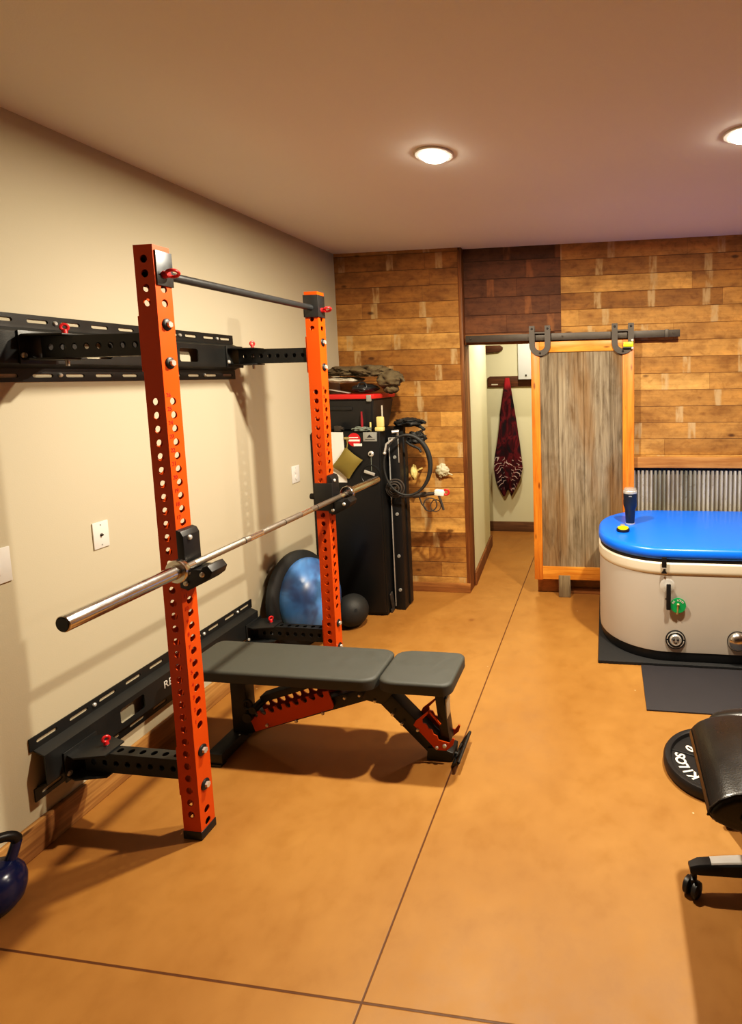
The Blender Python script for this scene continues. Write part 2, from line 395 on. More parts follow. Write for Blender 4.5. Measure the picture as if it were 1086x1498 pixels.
    def prism(s, poly, fn, d0, d1, bevel=0.0, seg=2):
        """poly of (u,v); fn(u,v,d)->xyz"""
        t = bmesh.new()
        A = [t.verts.new(fn(u, v, d0)) for u, v in poly]; C = [t.verts.new(fn(u, v, d1)) for u, v in poly]
        t.faces.new(A[::-1]); t.faces.new(C)
        for i in range(len(poly)):
            j = (i+1) % len(poly); t.faces.new((A[i], A[j], C[j], C[i]))
        bmesh.ops.recalc_face_normals(t, faces=t.faces[:])
        if bevel: bmesh.ops.bevel(t, geom=t.edges[:], offset=bevel, segments=seg, profile=.5, affect='EDGES')
        return s.add(t)
    def plate(s, cells, fn, th):
        """cells: (u0,u1,v0,v1,hole); hole None | ('c',cu,cv,r) | ('s',cu,cv,halflen,r,'u'/'v') | ('r',u0,u1,v0,v1); fn(u,v,n)->xyz, faces at n=0 and n=-th"""
        t = bmesh.new()
        def ring(cu, cv, hb, u0, u1, v0, v1):
            angs = sorted(set([round(math.atan2(y-cv, x-cu), 6) for x, y in hb] + [round(math.atan2(y-cv, x-cu), 6) for x in (u0, u1) for y in (v0, v1)]))
            def ray(pts, a):
                d = (math.cos(a), math.sin(a)); best = None
                for i in range(len(pts)):
                    x0, y0 = pts[i][0]-cu, pts[i][1]-cv; x1, y1 = pts[(i+1) % len(pts)][0]-cu, pts[(i+1) % len(pts)][1]-cv
                    ex, ey = x1-x0, y1-y0; den = d[0]*ey-d[1]*ex
                    if abs(den) < 1e-12: continue
                    k = (x0*ey-y0*ex)/den; q = (x0*d[1]-y0*d[0])/den
                    if k > 0 and -1e-6 <= q <= 1+1e-6: best = k if best is None else max(best, k)
                return (cu+d[0]*best, cv+d[1]*best)
            I = [ray(hb, a) for a in angs]; O = [ray([(u0, v0), (u1, v0), (u1, v1), (u0, v1)], a) for a in angs]
            n = len(angs)
            vi = [[t.verts.new(fn(x, y, w)) for x, y in I] for w in (0, -th)]; vo = [[t.verts.new(fn(x, y, w)) for x, y in O] for w in (0, -th)]
            for i in range(n):
                j = (i+1) % n
                t.faces.new((vi[0][i], vo[0][i], vo[0][j], vi[0][j])); t.faces.new((vi[1][j], vo[1][j], vo[1][i], vi[1][i]))
                t.faces.new((vi[0][j], vi[1][j], vi[1][i], vi[0][i])); t.faces.new((vo[0][i], vo[1][i], vo[1][j], vo[0][j]))
        for u0, u1, v0, v1, h in cells:
            if h is None:
                a = [t.verts.new(fn(x, y, w)) for w in (0, -th) for x, y in ((u0, v0), (u1, v0), (u1, v1), (u0, v1))]
                for f in ((0, 1, 2, 3), (7, 6, 5, 4), (0, 4, 5, 1), (1, 5, 6, 2), (2, 6, 7, 3), (3, 7, 4, 0)): t.faces.new([a[i] for i in f])
            elif h[0] == 'c':
                _, cu, cv, r = h; ring(cu, cv, [(cu+r*math.cos(2*PI*i/20), cv+r*math.sin(2*PI*i/20)) for i in range(20)], u0, u1, v0, v1)
            elif h[0] == 's':
                _, cu, cv, hl, r, ax = h
                pts = [(hl+r*math.cos(a), r*math.sin(a)) for a in [-PI/2+PI*i/6 for i in range(7)]]+[(-hl+r*math.cos(a), r*math.sin(a)) for a in [PI/2+PI*i/6 for i in range(7)]]
                if ax == 'v': pts = [(-y, x) for x, y in pts]
                ring(cu, cv, [(cu+x, cv+y) for x, y in pts], u0, u1, v0, v1)
            else:
                _, a0, a1, b0, b1 = h; c = .008
                hb = [(a0+c, b0), (a1-c, b0), (a1, b0+c), (a1, b1-c), (a1-c, b1), (a0+c, b1), (a0, b1-c), (a0, b0+c)]
                ring((a0+a1)/2, (b0+b1)/2, hb, u0, u1, v0, v1)
        bmesh.ops.recalc_face_normals(t, faces=t.faces[:])
        return s.add(t)
    def lumpy(s, c, sc, seed=0, amp=.25, freq=3.0, u=40, v=24, flat=None):
        t = bmesh.new(); bmesh.ops.create_uvsphere(t, u_segments=u, v_segments=v, radius=1)
        for w in t.verts:
            d = w.co.normalized(); n = noise.fractal(d*freq+Vector((seed, seed*.7, 0)), 1.0, 2.0, 3)
            rdg = abs(noise.noise(d*freq*1.9+Vector((0, seed, 3))))
            w.co = d*(1+amp*n-amp*.7*max(0, .16-rdg)*4); w.co = Vector((w.co.x*sc[0], w.co.y*sc[1], w.co.z*sc[2]))
            if flat is not None: w.co.z = max(w.co.z, flat)
        return s.add(t, Matrix.Translation(Vector(c)))
    def text(s, txt, size, mt, depth=.001, bold=.012):
        cu = bpy.data.curves.new('t', 'FONT'); cu.body = txt; cu.size = size; cu.extrude = depth; cu.offset = size*bold; cu.align_x = 'CENTER'; cu.align_y = 'CENTER'
        ob = bpy.data.objects.new('t', cu); COL.objects.link(ob); dg = bpy.context.evaluated_depsgraph_get(); dg.update()
        me = bpy.data.meshes.new_from_object(ob.evaluated_get(dg)); bpy.data.objects.remove(ob); bpy.data.curves.remove(cu)
        me.transform(mt); s.bm.from_mesh(me); bpy.data.meshes.remove(me); return s

def origin_of(o):
    v = Vector((0, 0, 0))
    while o is not None: v = v+o.location; o = o.parent
    return v

def obj(name, b, mat, parent=None, label=None, smooth=40, loc=None):
    me = bpy.data.meshes.new(name); bm = b.bm
    if parent is None and loc is None:
        xs = [v.co for v in bm.verts]
        loc = Vector(((min(c.x for c in xs)+max(c.x for c in xs))/2, (min(c.y for c in xs)+max(c.y for c in xs))/2, min(c.z for c in xs)))
    sh = origin_of(parent) if parent else Vector(loc)
    for v in bm.verts: v.co -= sh
    bm.to_mesh(me); bm.free(); me.materials.append(mat)
    for p in me.polygons: p.use_smooth = True
    me.set_sharp_from_angle(angle=math.radians(smooth))
    o = bpy.data.objects.new(name, me); COL.objects.link(o)
    if parent: o.parent = parent
    else: o.location = sh
    if label: o['label'] = label
    return o
def tag(o, label, cat, group=None):
    o['label'] = label; o['category'] = cat
    if group: o['group'] = group
    return o
def thing(name, label, cat, loc, group=None):
    o = bpy.data.objects.new(name, None); o.empty_display_size = .05; COL.objects.link(o); o.location = loc
    return tag(o, label, cat, group)
def struct(name, b, mat, parent=None):
    o = obj(name, b, mat, parent, loc=(0, 0, 0))
    if not parent: o['kind'] = 'structure'
    return o

# ------------------------------------------------------------------ measured room
HC = 2.81; YB = 4.362; YW = 4.431; XC = 1.055; XR = 6.4; YF = -4.2; XD0 = 1.078; XD1 = 1.625; ZD = 2.055; YH = 6.2
# ---- setting
struct('floor', B().box((-.3, YF, -.1), (XR, YH+.9, 0)), M['floor'])
struct('ceiling', B().box((-.1, YF, HC), (XR, YW+.02, HC+.1)), M['ceiling'])
struct('wall_left', B().box((-.12, YF, 0), (0, YB, HC)), M['wall'])
struct('wall_right', B().box((XR, YF, 0), (XR+.1, YW, HC)), M['outer'])
struct('wall_front', B().box((-.1, YF-.1, 0), (XR+.1, YF, HC)), M['outer'])
struct('wall_back_left', B().box((-.1, YB, 0), (XC-.02, YW+.12, HC)), M['plank_col'])
struct('trim_1', B().box((XC-.02, YB-.004, 0), (XC+.012, YW+.10, HC), .003), M['plank_side'])
w = B(); w.box((XC+.012, YW, ZD), (1.846, YW+.1, HC)); struct('wall_back_header', w, M['plank_dark'])
w = B(); w.box((1.846, YW, ZD), (XR, YW+.1, HC)); w.box((XD1, YW, 0), (XR, YW+.1, ZD)); struct('wall_back_right', w, M['plank_r'])
struct('trim_2', B().box((XC+.012, YW-.016, ZD-.005), (XD1, YW-.001, ZD+.075), .003), M['plank_x'])
# ---- hall beyond the opening
hx0, hx1, hy = 1.062, .972, 5.62
w = B(); w.prism([(hx0, YW+.10), (hx1, hy), (hx1-.35, hy), (hx0-.35, YW+.10)], lambda u, v, d: (u, v, d), 0, 2.7); struct('wall_hall_left', w, M['hallwall'])
struct('wall_hall_back', B().box((.2, YH, 0), (2.6, YH+.1, 2.7)), M['hallwall'])
struct('wall_hall_recess', B().box((.42, hy, 0), (.50, YH, 2.7)), M['hallwall'])
struct('wall_hall_right', B().box((2.4, YW+.1, 0), (2.5, YH, 2.7)), M['hallwall'])
struct('ceiling_hall', B().box((.2, YW+.1, 2.7), (2.6, YH+.1, 2.78)), M['ceiling'])
w = B(); e = (Vector((hx1, hy, 0))-Vector((hx0, YW+.10, 0))).normalized(); nrm = Vector((e.y, -e.x, 0))
a0 = Vector((hx0, YW+.08, 0)); a1 = Vector((hx1, hy, 0))+e*.015
w.prism([(a0.x, a0.y), (a1.x, a1.y), (a1.x+nrm.x*.02, a1.y+nrm.y*.02), (a0.x+nrm.x*.02, a0.y+nrm.y*.02)], lambda u, v, d: (u, v, d), 0, .115, .002)
struct('baseboard_hall_left', w, M['plank_side'])
struct('baseboard_hall_back', B().box((.5, YH-.02, 0), (2.4, YH, .115), .003), M['hallbase'])
# ---- baseboards and wainscot
struct('baseboard_left', B().box((0, YF, 0), (.022, YB, .125), .004), M['plank_y'])
struct('baseboard_back_left', B().box((.022, YB-.022, 0), (XC+.012, YB, .078), .004), M['plank_x'])
struct('baseboard_back_right', B().box((1.84, YW-.022, 0), (XR, YW, .05), .004), M['plank_x'])
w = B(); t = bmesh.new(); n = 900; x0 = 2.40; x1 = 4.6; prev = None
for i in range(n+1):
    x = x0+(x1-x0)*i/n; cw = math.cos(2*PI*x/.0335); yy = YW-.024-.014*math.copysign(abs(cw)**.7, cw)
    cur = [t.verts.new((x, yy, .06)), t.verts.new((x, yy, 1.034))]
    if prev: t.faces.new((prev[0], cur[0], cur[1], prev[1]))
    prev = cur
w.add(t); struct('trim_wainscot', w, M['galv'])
struct('trim_ledge_shadow', B().box((2.40, YW-.012, 1.0), (4.6, YW-.001, 1.055)), M['black_pl'])  # dark strip standing in for the shadow under the ledge
struct('trim_ledge', B().box((2.40, YW-.05, 1.055), (4.6, YW, 1.142), .004), M['ledge'])

# ---- lights
def downlight(x, y, label, power, cam_seen=True):
    t = thing('ceiling_downlight', label, 'ceiling light', (x, y, HC), 'recessed ceiling lights')
    obj('trim_ring', B().lathe([(.062, 0), (.088, 0), (.09, -.004), (.086, -.009), (.066, -.011), (.062, -.006), (.062, 0)], (x, y, HC)), M['trim'], t)
    obj('lens', B().lathe([(.064, -.004), (.062, -.016), (.048, -.026), (.022, -.031), (0, -.032)], (x, y, HC)), M['lamp'], t)
    l = bpy.data.lights.new('downlight_lamp', 'AREA'); l.shape = 'DISK'; l.size = .10; l.energy = power; l.color = (1.0, .88, .69)
    lo = bpy.data.objects.new('downlight_lamp', l); COL.objects.link(lo); lo.parent = t; lo.location = (0, 0, -.04)
    return t
downlight(1.417, 2.556, 'lit round ceiling light above the bench, fully in view', 100)
downlight(2.784, 2.595, 'lit round ceiling light cut by the right edge of the photo', 100)
for x, y, pw in ((5.6, 3.4, 40),):  # unseen lamp added far right as fill, no fixture
    l = bpy.data.lights.new('fill_lamp', 'AREA'); l.shape = 'DISK'; l.size = .12; l.energy = pw; l.color = (1.0, .88, .69)
    lo = bpy.data.objects.new('fill_lamp', l); COL.objects.link(lo); lo.location = (x, y, HC-.03)
l = bpy.data.lights.new('hall_lamp', 'AREA'); l.shape = 'DISK'; l.size = .14; l.energy = 34; l.color = (1.0, .90, .70)
lo = bpy.data.objects.new('hall_lamp', l); COL.objects.link(lo); lo.location = (1.45, 5.2, 2.66)
wd = bpy.data.worlds.new('World'); scene.world = wd; wd.use_nodes = True
wd.node_tree.nodes['Background'].inputs[0].default_value = (1, .86, .68, 1); wd.node_tree.nodes['Background'].inputs[1].default_value = .03

# ------------------------------------------------------------------ rack
XA = .5305; WU = .0762; Y1 = 1.8017; Y2 = 2.9317; TU = 2.2822; HP = .0507; Z0 = .1038
XO = XA+WU
rack = thing('folding_squat_rack', 'orange and black folding squat rack bolted to the tan wall', 'squat rack', (XA, (Y1+Y2)/2, 0))
def bolt(b, p, ax, r=.022):
    p = Vector(p); ax = Vector(ax)
    b.lathe([(r, 0), (r, .003), (r*.86, .006), (r*.6, .008), (0, .008)], p, ax, 20)
def hexhead(b, p, ax, r=.0125):
    p = Vector(p); ax = Vector(ax); b.cyl(p+ax*.006, p+ax*.017, r, r*.9, 6)
def holes_cells(u0, u1, z0, z1, ks, r=.0142):
    zs = sorted(Z0+HP*k for k in ks); cells = []; cur = z0; cu = (u0+u1)/2
    for z in zs:
        if z-HP/2 > cur+1e-5: cells.append((u0, u1, cur, z-HP/2, None))
        cells.append((u0, u1, max(cur, z-HP/2), z+HP/2, ('c', cu, z, r))); cur = z+HP/2
    if cur < z1: cells.append((u0, u1, cur, z1, None))
    return cells
def upright(y, rear):
    z0, z1 = .03, TU; th = .004
    kd = [k for k in range(0, 43) if not 33 <= k <= 38]
    ko = [k for k in range(-1, 43) if not 33 <= k <= 38 and not 1 <= k <= 6]
    b = B()
    b.plate(holes_cells(XA, XO, z0, z1, kd), lambda u, v, n: (u, y-n, v), th)
    b.plate(holes_cells(XA, XO, z0, z1, kd), lambda u, v, n: (u, y+WU+n, v), th)
    b.plate(holes_cells(y+th, y+WU-th, z0, z1, ko), lambda u, v, n: (XO+n, u, v), th)
    b.plate(holes_cells(y+th, y+WU-th, z0, z1, ko), lambda u, v, n: (XA-n, u, v), th)
    b.box((XA+.004, y+.004, TU-.006), (XO-.004, y+WU-.004, TU-.002))
    nf = len(b.bm.faces); R = Matrix(((0, 0, 1), (1, 0, 0), (0, 1, 0))).to_4x4()
    for k in range(7, 33):
        b.text(str(k-6), .021, Matrix.Translation((XO+.0006, y+WU*.24, Z0+HP*k+.023)) @ R, .0003)
    b.bm.faces.ensure_lookup_table()
    for fc in b.bm.faces[nf:]: fc.material_index = 1
    u = obj('upright', b, M['orange'], rack, 'far orange perforated upright by the cabinet' if rear else 'near orange perforated upright with numbered holes', 30)
    u.data.materials.append(M['numred'])
    obj('foot_cap', B().box((XA-.003, y-.003, 0), (XO+.003, y+WU+.003, .034), .003), M['black_pl'], u, 'black plastic foot cap')
    yc = y+WU/2
    for z in (2.005, 1.866, .353, .2085):
        bb = B(); bolt(bb, (XO, yc, z), (1, 0, 0)); o = obj('bolt', bb, M['black_pl'], u)
        o['label'] = 'black washer with bright hex bolt head'
        # the bright head is the same bolt: second material slot
        h = B(); hexhead(h, (XO, yc, z), (1, 0, 0)); obj('bolt_head', h, M['steel'], u, 'bright hex bolt head')
    # end plates that carry the arms
    for zc in (1.9355, .281): obj('arm_mount_plate', B().box((XA-.008, y+.002, zc-.1), (XA, y+WU-.002, zc+.1), .002), M['orange'], u)
    return u
upright(Y1, False); upright(Y2, True)
# wall stringers
SY0, SY1 = 1.69, 3.035
def stringer(zc, hh, lower):
    b = B(); zt, zi, zf = hh, hh*.60, hh*.46; xf, xc = .006, .052
    def flange(s):
        v0, v1 = sorted((zc+s*zt, zc+s*zi)); cells = []; p = .1345; n = 10
        for i in range(n):
            a = SY0+p*i; c = min(a+p, SY1)
            cells.append((a, c, v0, v1, ('s', (a+c)/2, (v0+v1)/2+s*.002, .034, .0072, 'u')))
        b.plate(cells, lambda u, v, q: (xf+q, u, v), .005)
    flange(1); flange(-1)
    for s in (1, -1):
        b.prism([(xf, zc+s*zi), (xc, zc+s*zf), (xc-.005, zc+s*(zf-.004)), (xf-.005, zc+s*(zi-.004))], lambda u, v, d: (u, d, v), SY0+.012, SY1-.012)
    w0 = zc-.034 if not lower else zc-.045; wy = ((2.035, 2.165), (2.555, 2.685))
    cells = [(SY0+.012, 1.99, zc-zf, zc+zf, None), (1.99, 2.21, zc-zf, zc+zf, ('r', *wy[0], zc-.034, zc+.034)), (2.21, 2.51, zc-zf, zc+zf, None),
             (2.51, 2.73, zc-zf, zc+zf, ('r', *wy[1], zc-.034, zc+.034)), (2.73, SY1-.012, zc-zf, zc+zf, None)]
    b.plate(cells, lambda u, v, q: (xc+q, u, v), .005)
    o = obj('wall_stringer', b, M['blackm'], rack, 'lower slotted black wall rail near the baseboard' if lower else 'upper slotted black wall rail', 30)
    for y, s in ((1.96, 1), (1.96, -1), (2.62, 1), (2.78, -1), (2.90, 1)):
        sb = B(); bolt(sb, (xf, y, zc+s*hh*.80), (1, 0, 0), .009); obj('lag_screw', sb, M['steel'], o)
    if lower:
        R = Matrix(((0, 0, 1), (1, 0, 0), (0, 1, 0))).to_4x4(); tb = B()
        tb.text('REP', .052, Matrix.Translation((xc+.001, 2.318, zc+.005)) @ R, .0005)
        obj('lettering', tb, M['white'], o, 'white lettering')
    return o
stringer(1.9355, .128, False); stringer(.322, .128, True)
# arms with hinge brackets and pins
def arm(y, zc, lower):
    yc = y+WU/2; hw = .0255; hh = .0405; x0, x1 = .10, XA-.008; th = .004; b = B()
    n = 8; p = .0508; xs = x1-.028-p*(n-1)
    def cells(v0, v1):
        c = [(x0, xs-p/2, v0, v1, None)]
        for i in range(n): c.append((xs-p/2+p*i, xs+p/2+p*i, v0, v1, ('c', xs+p*i, (v0+v1)/2, .0122)))
        c.append((xs-p/2+p*n, x1, v0, v1, None)); return [q for q in c if q[1]-q[0] > 1e-4]
    b.plate(cells(zc-hh, zc+hh), lambda u, v, q: (u, yc-hw-q, v), th); b.plate(cells(zc-hh, zc+hh), lambda u, v, q: (u, yc+hw+q, v), th)
    b.plate(cells(yc-hw+th, yc+hw-th), lambda u, v, q: (u, v, zc+hh+q), th); b.plate(cells(yc-hw+th, yc+hw-th), lambda u, v, q: (u, v, zc-hh-q), th)
    o = obj('arm', b, M['blackm'], rack, None, 30)
    h = B()
    for s in (1, -1):
        z = zc+s*(hh+.004)
        h.prism([(.052, yc-.06), (.10, yc-.075), (.215, yc-.045), (.215, yc+.045), (.10, yc+.075), (.052, yc+.06)], lambda u, v, d: (u, v, d), z-.0035, z+.0035, .001)
    h.box((.052, yc-.072, zc-.062), (.060, yc+.072, zc+.062), .002)
    br = obj('hinge_bracket', h, M['blackm'], rack)
    pz = B(); pz.cyl((.165, yc+.012, zc-hh-.03), (.165, yc+.012, zc+hh+.02), .007, None, 14)
    pin = obj('hinge_pin', pz, M['steel'], rack)
    k = B(); k.torus((.165, yc+.012, zc+hh+.034), .011, .0055, (.8, -.6, 0), 24, 8)
    k.cyl((.165, yc+.012, zc+hh+.012), (.165, yc+.012, zc+hh+.026), .010, .008, 14)
    obj('pin_handle', k, M['redknob'], pin, 'red pull handle')
    for s in (1, -1): bb = B(); bolt(bb, (.060, yc+s*.058, zc-.03), (1, 0, 0), .011); obj('bracket_bolt', bb, M['steel'], br)
for y in (Y1, Y2):
    arm(y, 1.9355, False); arm(y, .281, True)
# pull-up bar with its two U-shaped sleeves
pb = B().cyl((XA+WU/2, Y1+WU+.005, 2.19), (XA+WU/2, Y2-.005, 2.194), .0165, None, 24)
bar = obj('pull_up_bar', pb, M['ironbar'], rack, 'grey steel pull-up bar')
def sleeve(y, far):
    z0, z1, g = 2.142, 2.264, .0055; b = B()
    ya, yb = (y+.006, y+WU+g) if not far else (y-g, y+WU-.004)
    b.box((XO, ya, z0), (XO+g, yb, z1), .0012); b.box((XA-g, ya, z0), (XA, yb, z1), .0012)
    yw = (y+WU, y+WU+g) if not far else (y-g, y)
    b.box((XA, yw[0], z0), (XO, yw[1], z1), .0012)
    s = obj('bar_sleeve', b, M['brushed'], bar, 'dark steel U-shaped sleeve')
    zp = Z0+HP*41; yp = y+WU/2; k = B()
    k.cyl((XA-.012, yp, zp), (XO+.02, yp, zp), .0075, None, 14); pin = obj('sleeve_pin', k, M['enddark'], s)
    k = B(); k.cyl((XO+g, yp, zp), (XO+.026, yp, zp), .014, .011, 16); k.torus((XO+.034, yp+.006, zp+.004), .020, .0058, (-.35, .3, .9), 24, 8)
    obj('pin_handle', k, M['redknob'], pin, 'red pull handle')
sleeve(Y1, False); sleeve(Y2, True)

# J-cups
def jcup(y, far):
    t = thing('j_cup', 'black J-cup holding the bar on the ' + ('far upright, by the black cabinet' if far else 'near upright, above the wall outlet'), 'J-cup', (XO, y+WU/2, 1.03), 'J-cups on the uprights')
    f = lambda u, v, d: (u, d, v); ya, yb = y-.004, y+WU+.004
    b = B(); b.prism([(XO+.001, 1.03), (XO+.034, 1.02), (XO+.10, 1.052), (XO+.128, 1.072), (XO+.138, 1.095), (XO+.120, 1.118), (XO+.098, 1.112), (XO+.092, 1.1005), (XO+.001, 1.1005)], f, ya, yb, .002)
    obj('cradle', b, M['black_pl'], t)
    b = B(); b.prism([(XO+.001, 1.101), (XO+.030, 1.101), (XO+.030, 1.226), (XO+.020, 1.244), (XO+.001, 1.250)], f, ya, yb, .002); obj('back_block', b, M['black_pl'], t)
    b = B()
    yp = (y-.0115, y-.0045) if far else (y+WU+.0045, y+WU+.0115)
    b.box((XA-.002, yp[0], 1.045), (XO+(.033 if far else .006), yp[1], 1.205), .002); obj('side_plate', b, M['blackm'], t)
    yy = ya-.0005
    for q_, ax_ in (((XO+.028, yy, 1.048), (0, -1, 0)), ((XO+.098, yy, 1.084), (0, -1, 0)), ((XO+.030, y+WU*.35, 1.215), (1, 0, 0))):
        b = B(); bolt(b, q_, ax_, .010); obj('bolt', b, M['steel'], t)
    if far: b = B(); b.cyl((XA-.05, y+WU/2, 1.118), (XA-.002, y+WU/2, 1.118), .017, .020, 18); obj('pin_grip', b, M['black_pl'], t)
jcup(Y1, False); jcup(Y2, True)

# barbell
XB, ZB, YB0 = .6563, 1.1169, 1.3065
bbl = thing('barbell', 'chrome olympic barbell without plates resting in the rack', 'barbell', (XB, YB0, ZB))
b = B(); b.cyl((XB, YB0+.44, ZB), (XB, YB0+1.76, ZB), .0143, None, 24); obj('shaft', b, M['knurl'], bbl, 'knurled bar with smooth bands')
for yy in (.80, 1.10, 1.40): obj('grip_ring', B().cyl((XB, YB0+yy-.003, ZB), (XB, YB0+yy+.003, ZB), .0150, None, 24), M['iron'], bbl)
for s, ya in ((1, YB0), (-1, YB0+2.2)):
    b = B(); ax = (0, s, 0)
    b.lathe([(0.0, .004), (.020, .004), (.022, 0), (.0245, .002), (.0248, .006), (.0248, .412), (.026, .413), (.026, .418), (.040, .4185), (.043, .422), (.043, .442), (.040, .446), (.022, .445), (.020, .462), (.0145, .463)], (XB, ya, ZB), ax, 36)
    sl = obj('sleeve', b, M['chrome'], bbl, 'smooth chrome sleeve with thick collar')
    b = B(); b.lathe([(.0205, -.001), (.0205, .006), (0, .006)], (XB, ya, ZB), ax, 24); b.lathe([(.0, -.0015), (.0195, -.0012), (.0205, .002)], (XB, ya, ZB), ax, 24)
    obj('end_cap', b, M['enddark'], sl, 'dark end cap')

# ------------------------------------------------------------------ bench
YN = 2.335; YCB = 2.39
bench = thing('weight_bench', 'adjustable charcoal padded bench with orange ladder plates', 'bench', (.85, YCB, 0))
def pad(x0, x1, y0, y1, z0, z1, taper0=0.0, taper1=0.0, cr=.03):
    """pad outline with corner cuts, rounded on every edge"""
    c0 = max(cr, taper0); c1 = max(cr, taper1); d = cr
    def corner(px, py, sx, sy, lx, ly):
        return [(px+sx*lx*(1-math.sin(a)), py+sy*ly*(1-math.cos(a))) for a in [PI/2*i/5 for i in range(6)]]
    pts = []
    pts += [(x0+c0*(1-math.cos(a)), y0+min(c0, .05)*(1-math.sin(a))) for a in [PI/2*i/5 for i in range(6)]]
    pts += [(x1-c1*(1-math.sin(a)), y0+min(c1, .05)*(1-math.cos(a))) for a in [PI/2*i/5 for i in range(6)]]
    pts += [(x1-c1*(1-math.cos(a)), y1-min(c1, .05)*(1-math.sin(a))) for a in [PI/2*i/5 for i in range(6)]]
    pts += [(x0+c0*(1-math.sin(a)), y1-min(c0, .05)*(1-math.cos(a))) for a in [PI/2*i/5 for i in range(6)]]
    b = B(); t = bmesh.new(); cx, cy = (x0+x1)/2, (y0+y1)/2; r = .014
    prof = [(1, z0, .008), (1, z0+.006, .0)] + [(1, z1-r+r*math.sin(a), r*(1-math.cos(a))) for a in [PI/2*i/5 for i in range(6)]]
    rings = []
    for _, z, ins in prof:
        ring = []
        for x, y in pts:
            dx, dy = cx-x, cy-y; L = math.hypot(dx, dy)
            ring.append(t.verts.new((x+math.copysign(min(ins, abs(dx)), dx), y+math.copysign(min(ins, abs(dy)), dy), z)))
        rings.append(ring)
    n = len(pts)
    for A, C in zip(rings, rings[1:]):
        for i in range(n): t.faces.new((A[i], A[(i+1) % n], C[(i+1) % n], C[i]))
    t.faces.new(rings[0][::-1]); t.faces.new(rings[-1])
    bmesh.ops.remove_doubles(t, verts=t.verts[:], dist=1e-6)
    bmesh.ops.recalc_face_normals(t, faces=t.faces[:])
    return b.add(t)
obj('back_pad', pad(.165, 1.145, 2.24, 2.54, .382, .44, .035, .075), M['vinyl'], bench, 'long charcoal back pad', 50)
obj('seat_pad', pad(1.155, 1.502, 2.24, 2.54, .382, .44, .085, .045), M['vinyl'], bench, 'short charcoal seat pad', 50)
fy = lambda y0, y1: (y0, y1)
fx = lambda u, v, d: (u, d, v)
def beam(b, p0, p1, hw, y0, y1, bev=.003):
    p0, p1 = Vector((p0[0], 0, p0[1])), Vector((p1[0], 0, p1[1])); d = (p1-p0).normalized(); n = Vector((-d.z, 0, d.x))*hw
    b.prism([((p0+n).x, (p0+n).z), ((p1+n).x, (p1+n).z), ((p1-n).x, (p1-n).z), ((p0-n).x, (p0-n).z)], fx, y0, y1, bev)
b = B(); beam(b, (.40, .075), (1.10, .318), .030, 2.356, 2.424); obj('main_beam', b, M['blackm'], bench)
b = B(); beam(b, (1.085, .352), (1.375, .062), .036, 2.352, 2.428); obj('front_leg', b, M['blackm'], bench)
b = B(); b.box((.345, 2.355, .045), (.425, 2.425, .383), .003); obj('rear_post', b, M['blackm'], bench)
b = B(); b.box((.325, 2.19, .012), (.405, 2.59, .062), .004); b.box((.33, 2.185, 0), (.40, 2.225, .012)); b.box((.33, 2.555, 0), (.40, 2.595, .012)); obj('rear_foot', b, M['blackm'], bench)
b = B(); b.box((.30, 2.36, .352), (1.16, 2.42, .383), .003); b.box((1.165, 2.30, .358), (1.47, 2.48, .383), .003); obj('pad_rail', b, M['blackm'], bench)
b = B(); b.prism([(1.035, .29), (1.10, .385), (1.19, .385), (1.21, .345), (1.145, .268)], fx, 2.336, 2.352, .002); b.prism([(1.035, .29), (1.10, .385), (1.19, .385), (1.21, .345), (1.145, .268)], fx, 2.428, 2.444, .002); obj('hinge_gusset', b, M['blackm'], bench)
b = B(); b.cyl((1.148, 2.325, .378), (1.148, 2.455, .378), .009, None, 16); obj('hinge_rod', b, M['steel'], bench)
b = B(); beam(b, (.88, .372), (.50, .232), .017, 2.362, 2.418); obj('back_strut', b, M['blackm'], bench)
b = B(); b.cyl((.485, 2.315, .205), (.485, 2.465, .205), .019, None, 18); b.cyl((.455, 2.312, .165), (.455, 2.340, .165), .024, None, 18)
b.torus((.452, 2.33, .225), .022, .007, (0, 1, 0)); obj('strut_roller', b, M['black_pl'], bench)
def ladder(p0, p1, depth, n, r, y0, y1, end=None):
    """toothed plate: straight lower edge p0-p1, scallops along the upper edge"""
    p0, p1 = Vector(p0), Vector(p1); d = (p1-p0).normalized(); L = (p1-p0).length; nn = Vector((-d.y, d.x))
    pts = [p0+d*0.0, p1-d*.012, p1+nn*.012, p1+nn*(depth-.004)]
    pitch = (L-.03)/n
    for i in range(n):
        c = L-.022-pitch*(i+.5)
        for a in [PI*k/8 for k in range(9)]:
            ex = c+r*math.cos(a)*.95+.006*math.sin(a); pts.append(p0+d*ex+nn*(depth-r*1.7*math.sin(a)))
    pts.append(p0+nn*(depth-.01))
    return [(q.x, q.y) for q in pts]
for y0, y1 in ((2.338, 2.344), (2.436, 2.442)):
    b = B(); b.prism(ladder((.478, .082), (.900, .233), .094, 9, .0165, y0, y1), fx, y0, y1)
    obj('back_ladder_plate', b, M['orange'], bench, 'orange toothed plate under the back pad')
for y0, y1 in ((2.336, 2.342), (2.438, 2.444)):
    pl = [(1.290, .178), (1.302, .200), (1.365, .252), (1.372, .248), (1.333, .208), (1.335, .190), (1.352, .186), (1.362, .165), (1.378, .160), (1.385, .138), (1.402, .132), (1.408, .112), (1.46, .100), (1.478, .125), (1.486, .12), (1.478, .092), (1.445, .062), (1.395, .062)]
    b = B(); b.prism(pl, fx, y0, y1); obj('seat_ladder_plate', b, M['orange'], bench, 'orange toothed plate at the front leg')
for y0, y1 in ((2.336, 2.342), (2.438, 2.444)): b = B(); beam(b, (1.365, .252), (1.42, .188), .004, y0, y1, 0); obj('ladder_guard', b, M['orange'], bench)
